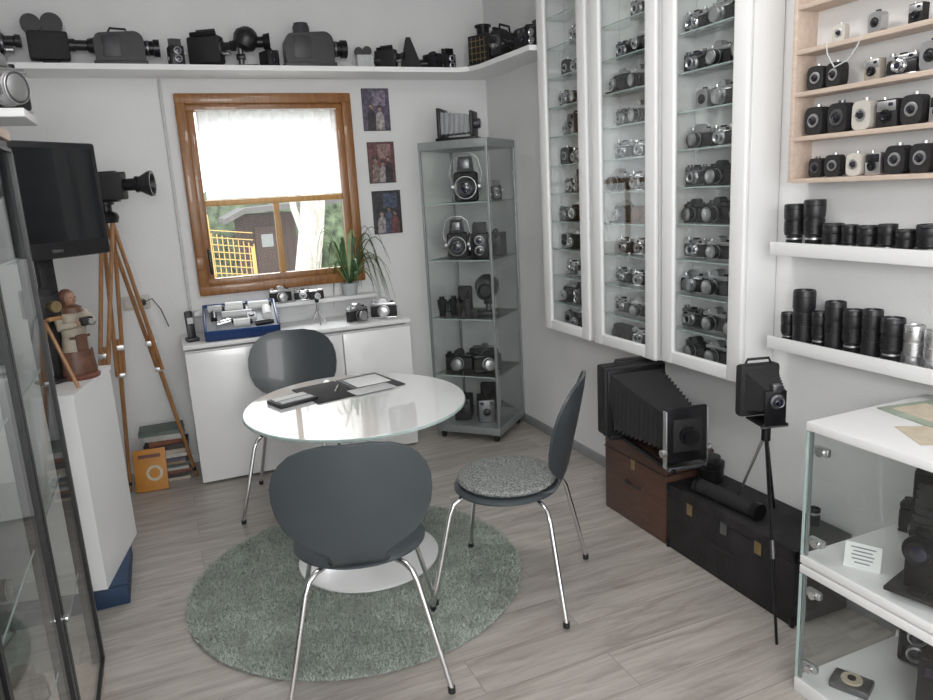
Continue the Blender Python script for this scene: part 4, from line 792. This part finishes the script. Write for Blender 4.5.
A = Vector((-.37, 3.05)); Bv = Vector((-.27, 3.55)); dirn = (Bv-A).normalized(); nn = Vector((-dirn.y, dirn.x))
P4 = [A, Bv, Bv+nn*.44, A+nn*.44]
cb = B().prism([tuple(p) for p in P4], .10, .90, 'white')
ctop = B().prism([tuple(p) for p in [A+Vector((.004, -.006)), Bv+Vector((.006, .004)), Bv+nn*.44, A+nn*.44]], .90, .92, 'white')
thing('white_cabinet', 'plain white low cabinet holding figurines at the side wall', 'cabinet', (0, 0, 0), [part('body', cb), part('top', ctop)])
thing('blue_box', 'flat dark blue box beneath the white cabinet', 'box', (-.56, 3.31, 0), [part('body', B().box((0, 0, .045), (.52, .46, .09), 'navy', .005)), part('lid', B().box((0, 0, .092), (.525, .465, .014), 'navy', .004))])
fg = [part('base', B().lathe([(.075, 0), (.078, .01), (.07, .02), (0, .02)], 'red', seg=28)),
      part('robe', B().lathe([(.066, .02), (.07, .03), (.062, .09), (.055, .15), (.05, .19), (.056, .23), (.062, .27), (.05, .30), (.025, .315), (0, .32)], 'robe', seg=32, sx=1, sy=.8).lathe([(.072, .02), (.074, .03), (.070, .06), (.066, .12), (.06, .12), (.06, .02)], 'robeb', seg=32, sx=1, sy=.8).tube([(-.045, -.035, .18), (0, -.044, .175), (.045, -.035, .18)], .006, 'robeb').box((0, -.043, .13), (.05, .012, .12), 'robeb', .005)),
      part('arm', B().tube([(-.055, 0, .28), (-.075, -.03, .23), (-.03, -.075, .24)], .022, 'robe', 10, .014).ball((-.025, -.08, .242), .013, 'skin')),
      part('arm', B().tube([(.055, 0, .28), (.075, -.03, .23), (.03, -.075, .24)], .022, 'robe', 10, .014).ball((.025, -.08, .242), .013, 'skin')),
      part('head', B().ball((0, -.010, .342), .027, 'skin', sc_=(.9, 1, 1.15)).ball((0, -.038, .340), .005, 'skin').ball((-.010, -.034, .349), .003, 'black').ball((.010, -.034, .349), .003, 'black')),
      part('hood', B().ball((0, .010, .345), .036, 'robeb', sc_=(1, .85, 1.1)).lathe([(.055, 0), (.048, .02), (.03, .03)], 'robeb', (0, .002, .285), (0, 0, 1), 24)),
      part('camera_prop', B().box((0, -.095, .25), (.05, .025, .035), 'black', .004).cyl((0, -.105, .25), (0, -.13, .25), .012, 'chrome'))]
thing('monk_figurine', 'ceramic robed monk figurine in tan and brown on a cabinet', 'figurine', (-.365, 3.36, .9205), fg, rot=40, scale=.97)
wt = []
for ex, ey in ((.05, -.04), (-.05, -.04), (0, .06)): wt.append(part('leg', B().tube([(0, 0, .26), (ex*1.1, ey*1.1, .002)], .007, 'tripodw', 8)))
wt.append(part('camera_body', B().box((0, .03, .32), (.1, .02, .1), 'black', .003).box((0, -.05, .31), (.07, .012, .08), 'black', .003).box((0, -.01, .268), (.05, .12, .014), 'tripodw', .002)))
wt.append(part('bellows', B().bellows((0, .02, .32), (.085, .085), (0, -.045, .31), (.055, .055), 10, 'leather')))
wt.append(part('lens', B().cyl((0, -.056, .31), (0, -.085, .31), .02, 'brass')))
thing('miniature_view_camera', 'miniature black bellows camera on a little wooden tripod', 'model', (-.435, 3.15, .9205), wt, rot=40, scale=1.08)
L0 = Vector((-.46, 3.06)); L1 = Vector((-.15, 3.47)); mid = (L0+L1)/2; wv = (L1-L0).length; ang = math.degrees(math.atan2(L1.y-L0.y, L1.x-L0.x))
zc = 1.645-.9205
mon = [part('case', B().box((0, .03, zc), (wv, .06, .45), 'black', .01).box((0, .075, zc), (wv*.7, .05, .3), 'black', .02)), part('screen', B().box((0, -.001, zc+.02), (wv-.05, .004, .36), 'screen')),
       part('stand', B().box((0, .09, .28), (.07, .03, .56), 'black', .006).box((0, .09, .008), (.20, .10, .016), 'black', .006)), part('button', B().box((.0, -.003, zc-.195), (.05, .006, .012), 'gunm', .002))]
thing('television', 'black flat television on a stand above the white cabinet', 'television', (mid.x-.06, mid.y+.03, .9205), mon, rot=ang-8)
apex = Vector((-.22, 4.28, 1.56))
feet = [Vector((-.33, 4.40, 0)), Vector((.035, 4.46, 0)), Vector((-.46, 3.95, 0))]
tp = []
for ft in feet:
    d = ft-apex; side = d.cross(Vector((0, 0, 1))).normalized()*.028
    b = B()
    for s in (-1, 1): b.tube([side*s*1.2, d*.55+side*s*.8], .011, 'tripodw', 8)
    b.tube([d*.42, d*.995], .013, 'tripodw', 8, .010); b.box(d*.45, (.06, .03, .03), 'satin', .004); b.box(d*.55, (.05, .03, .025), 'satin', .004); b.cyl(d*.96, d, .012, 'blackm', .005)
    tp.append(part('leg', b, label='golden wooden double-rail leg'))
tp.append(part('head', B().lathe([(.05, -.03), (.06, 0), (.05, .02), (.03, .03), (.03, .06), (.045, .065), (.045, .075)], 'blackm').tube([(0, 0, .05), (-.1, -.12, -.02), (-.2, -.2, -.12)], .009, 'blackm')))
thing('wooden_tripod', 'tall golden wooden tripod with metal fittings standing in the corner', 'tripod', tuple(apex), tp)
mc = [part('body', B().box((0, 0, .075), (.10, .17, .13), 'leather', .01).box((0, 0, .007), (.06, .1, .014), 'blackm', .003)),
      part('lens', B().lathe([(.03, 0), (.03, .05), (.04, .055), (.04, .07)], 'blackm', (0, -.085, .08), (0, -1, 0)).lathe([(.035, .07), (.062, .12), (.062, .135), (.05, .135), (.03, .09)], 'black', (0, -.085, .08), (0, -1, 0), 28).lathe([(.03, 0), (0, .006)], 'lensglass', (0, -.18, .08), (0, -1, 0))),
      part('viewfinder', B().cyl((.045, .1, .13), (.045, -.08, .13), .016, 'blackm').box((0.02, 0, .14), (.05, .1, .02), 'blackm', .005)), part('eyepiece', B().cyl((0, .08, .09), (0, .12, .09), .02, 'black'))]
thing('movie_camera', 'black movie camera with wide lens hood on the wooden tripod', 'movie camera', (apex.x+.02, apex.y, apex.z+.0755), mc, rot=75, scale=1.05)
z = 0.0
for i in range(13):
    h = random.choice([.018, .022, .028, .032, .024]); w = random.uniform(.15, .19); d = random.uniform(.20, .25); k = 'book%d' % (i % 8)
    thing('book', 'old book lying in the floor stack beside the sideboard', 'book', (-.115+random.uniform(-.01, .01), 4.53+random.uniform(-.01, .01), z+.0003),
          [part('cover', B().box((0, 0, .001), (d, w, .002), k).box((0, 0, h-.001), (d, w, .002), k).box((0, -w/2+.001, h/2), (d, .002, h), k, .0005)), part('pages', B().box((0, .002, h/2), (d-.008, w-.008, h-.004), 'paper'))],
          rot=random.uniform(-7, 7), group='books stacked on the floor')
    z += h+.0006
bkc = B().box((0, 0, .12), (.175, .016, .24), 'orange', .001); em = B().lathe([(.045, 0), (.045, .001), (0, .001)], 'papery', (.02, -.0081, .10), (0, -1, 0)).lathe([(.03, 0), (.03, .0015), (0, .0015)], 'orange', (.02, -.0081, .10), (0, -1, 0))
thing('book', 'orange covered book leaning against the stacked books', 'book', (-.21, 4.345, .003), [part('cover', bkc), part('emblem', em), part('title_band', B().box((0, -.0085, .2), (.12, .001, .02), 'red'))], rot=-5, rx=-16)

# ------------------------------------------------------------------ lights
w = bpy.data.worlds.new('sky'); sc.world = w; w.use_nodes = True
nt = w.node_tree; bg = nt.nodes['Background']
bg.inputs['Color'].default_value = (.97, .985, 1, 1); bg.inputs['Strength'].default_value = 2.35
def area(name, loc, tgt, sx, sy, e, col=(1, 1, 1)):
    l = bpy.data.lights.new(name, 'AREA'); l.shape = 'RECTANGLE'; l.size = sx; l.size_y = sy; l.energy = e; l.color = col
    o = bpy.data.objects.new(name, l); COL.objects.link(o); o.location = loc
    o.rotation_euler = (Vector(tgt)-Vector(loc)).to_track_quat('-Z', 'Y').to_euler(); return o
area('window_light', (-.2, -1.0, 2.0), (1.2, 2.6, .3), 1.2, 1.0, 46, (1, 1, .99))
area('ceiling_fill', (1.0, 2.1, 2.88), (1.0, 2.1, 0), .6, .6, 16, (1, .99, .97))  # unseen fill light added below the ceiling to brighten the room
area('garden_daylight', (.7, 8.5, 5.5), (.7, 4.7, 1.5), 4, 3, 620, (.97, .98, 1))
try:
    sc.view_settings.view_transform = 'Standard'; sc.view_settings.look = 'None'
except Exception: pass
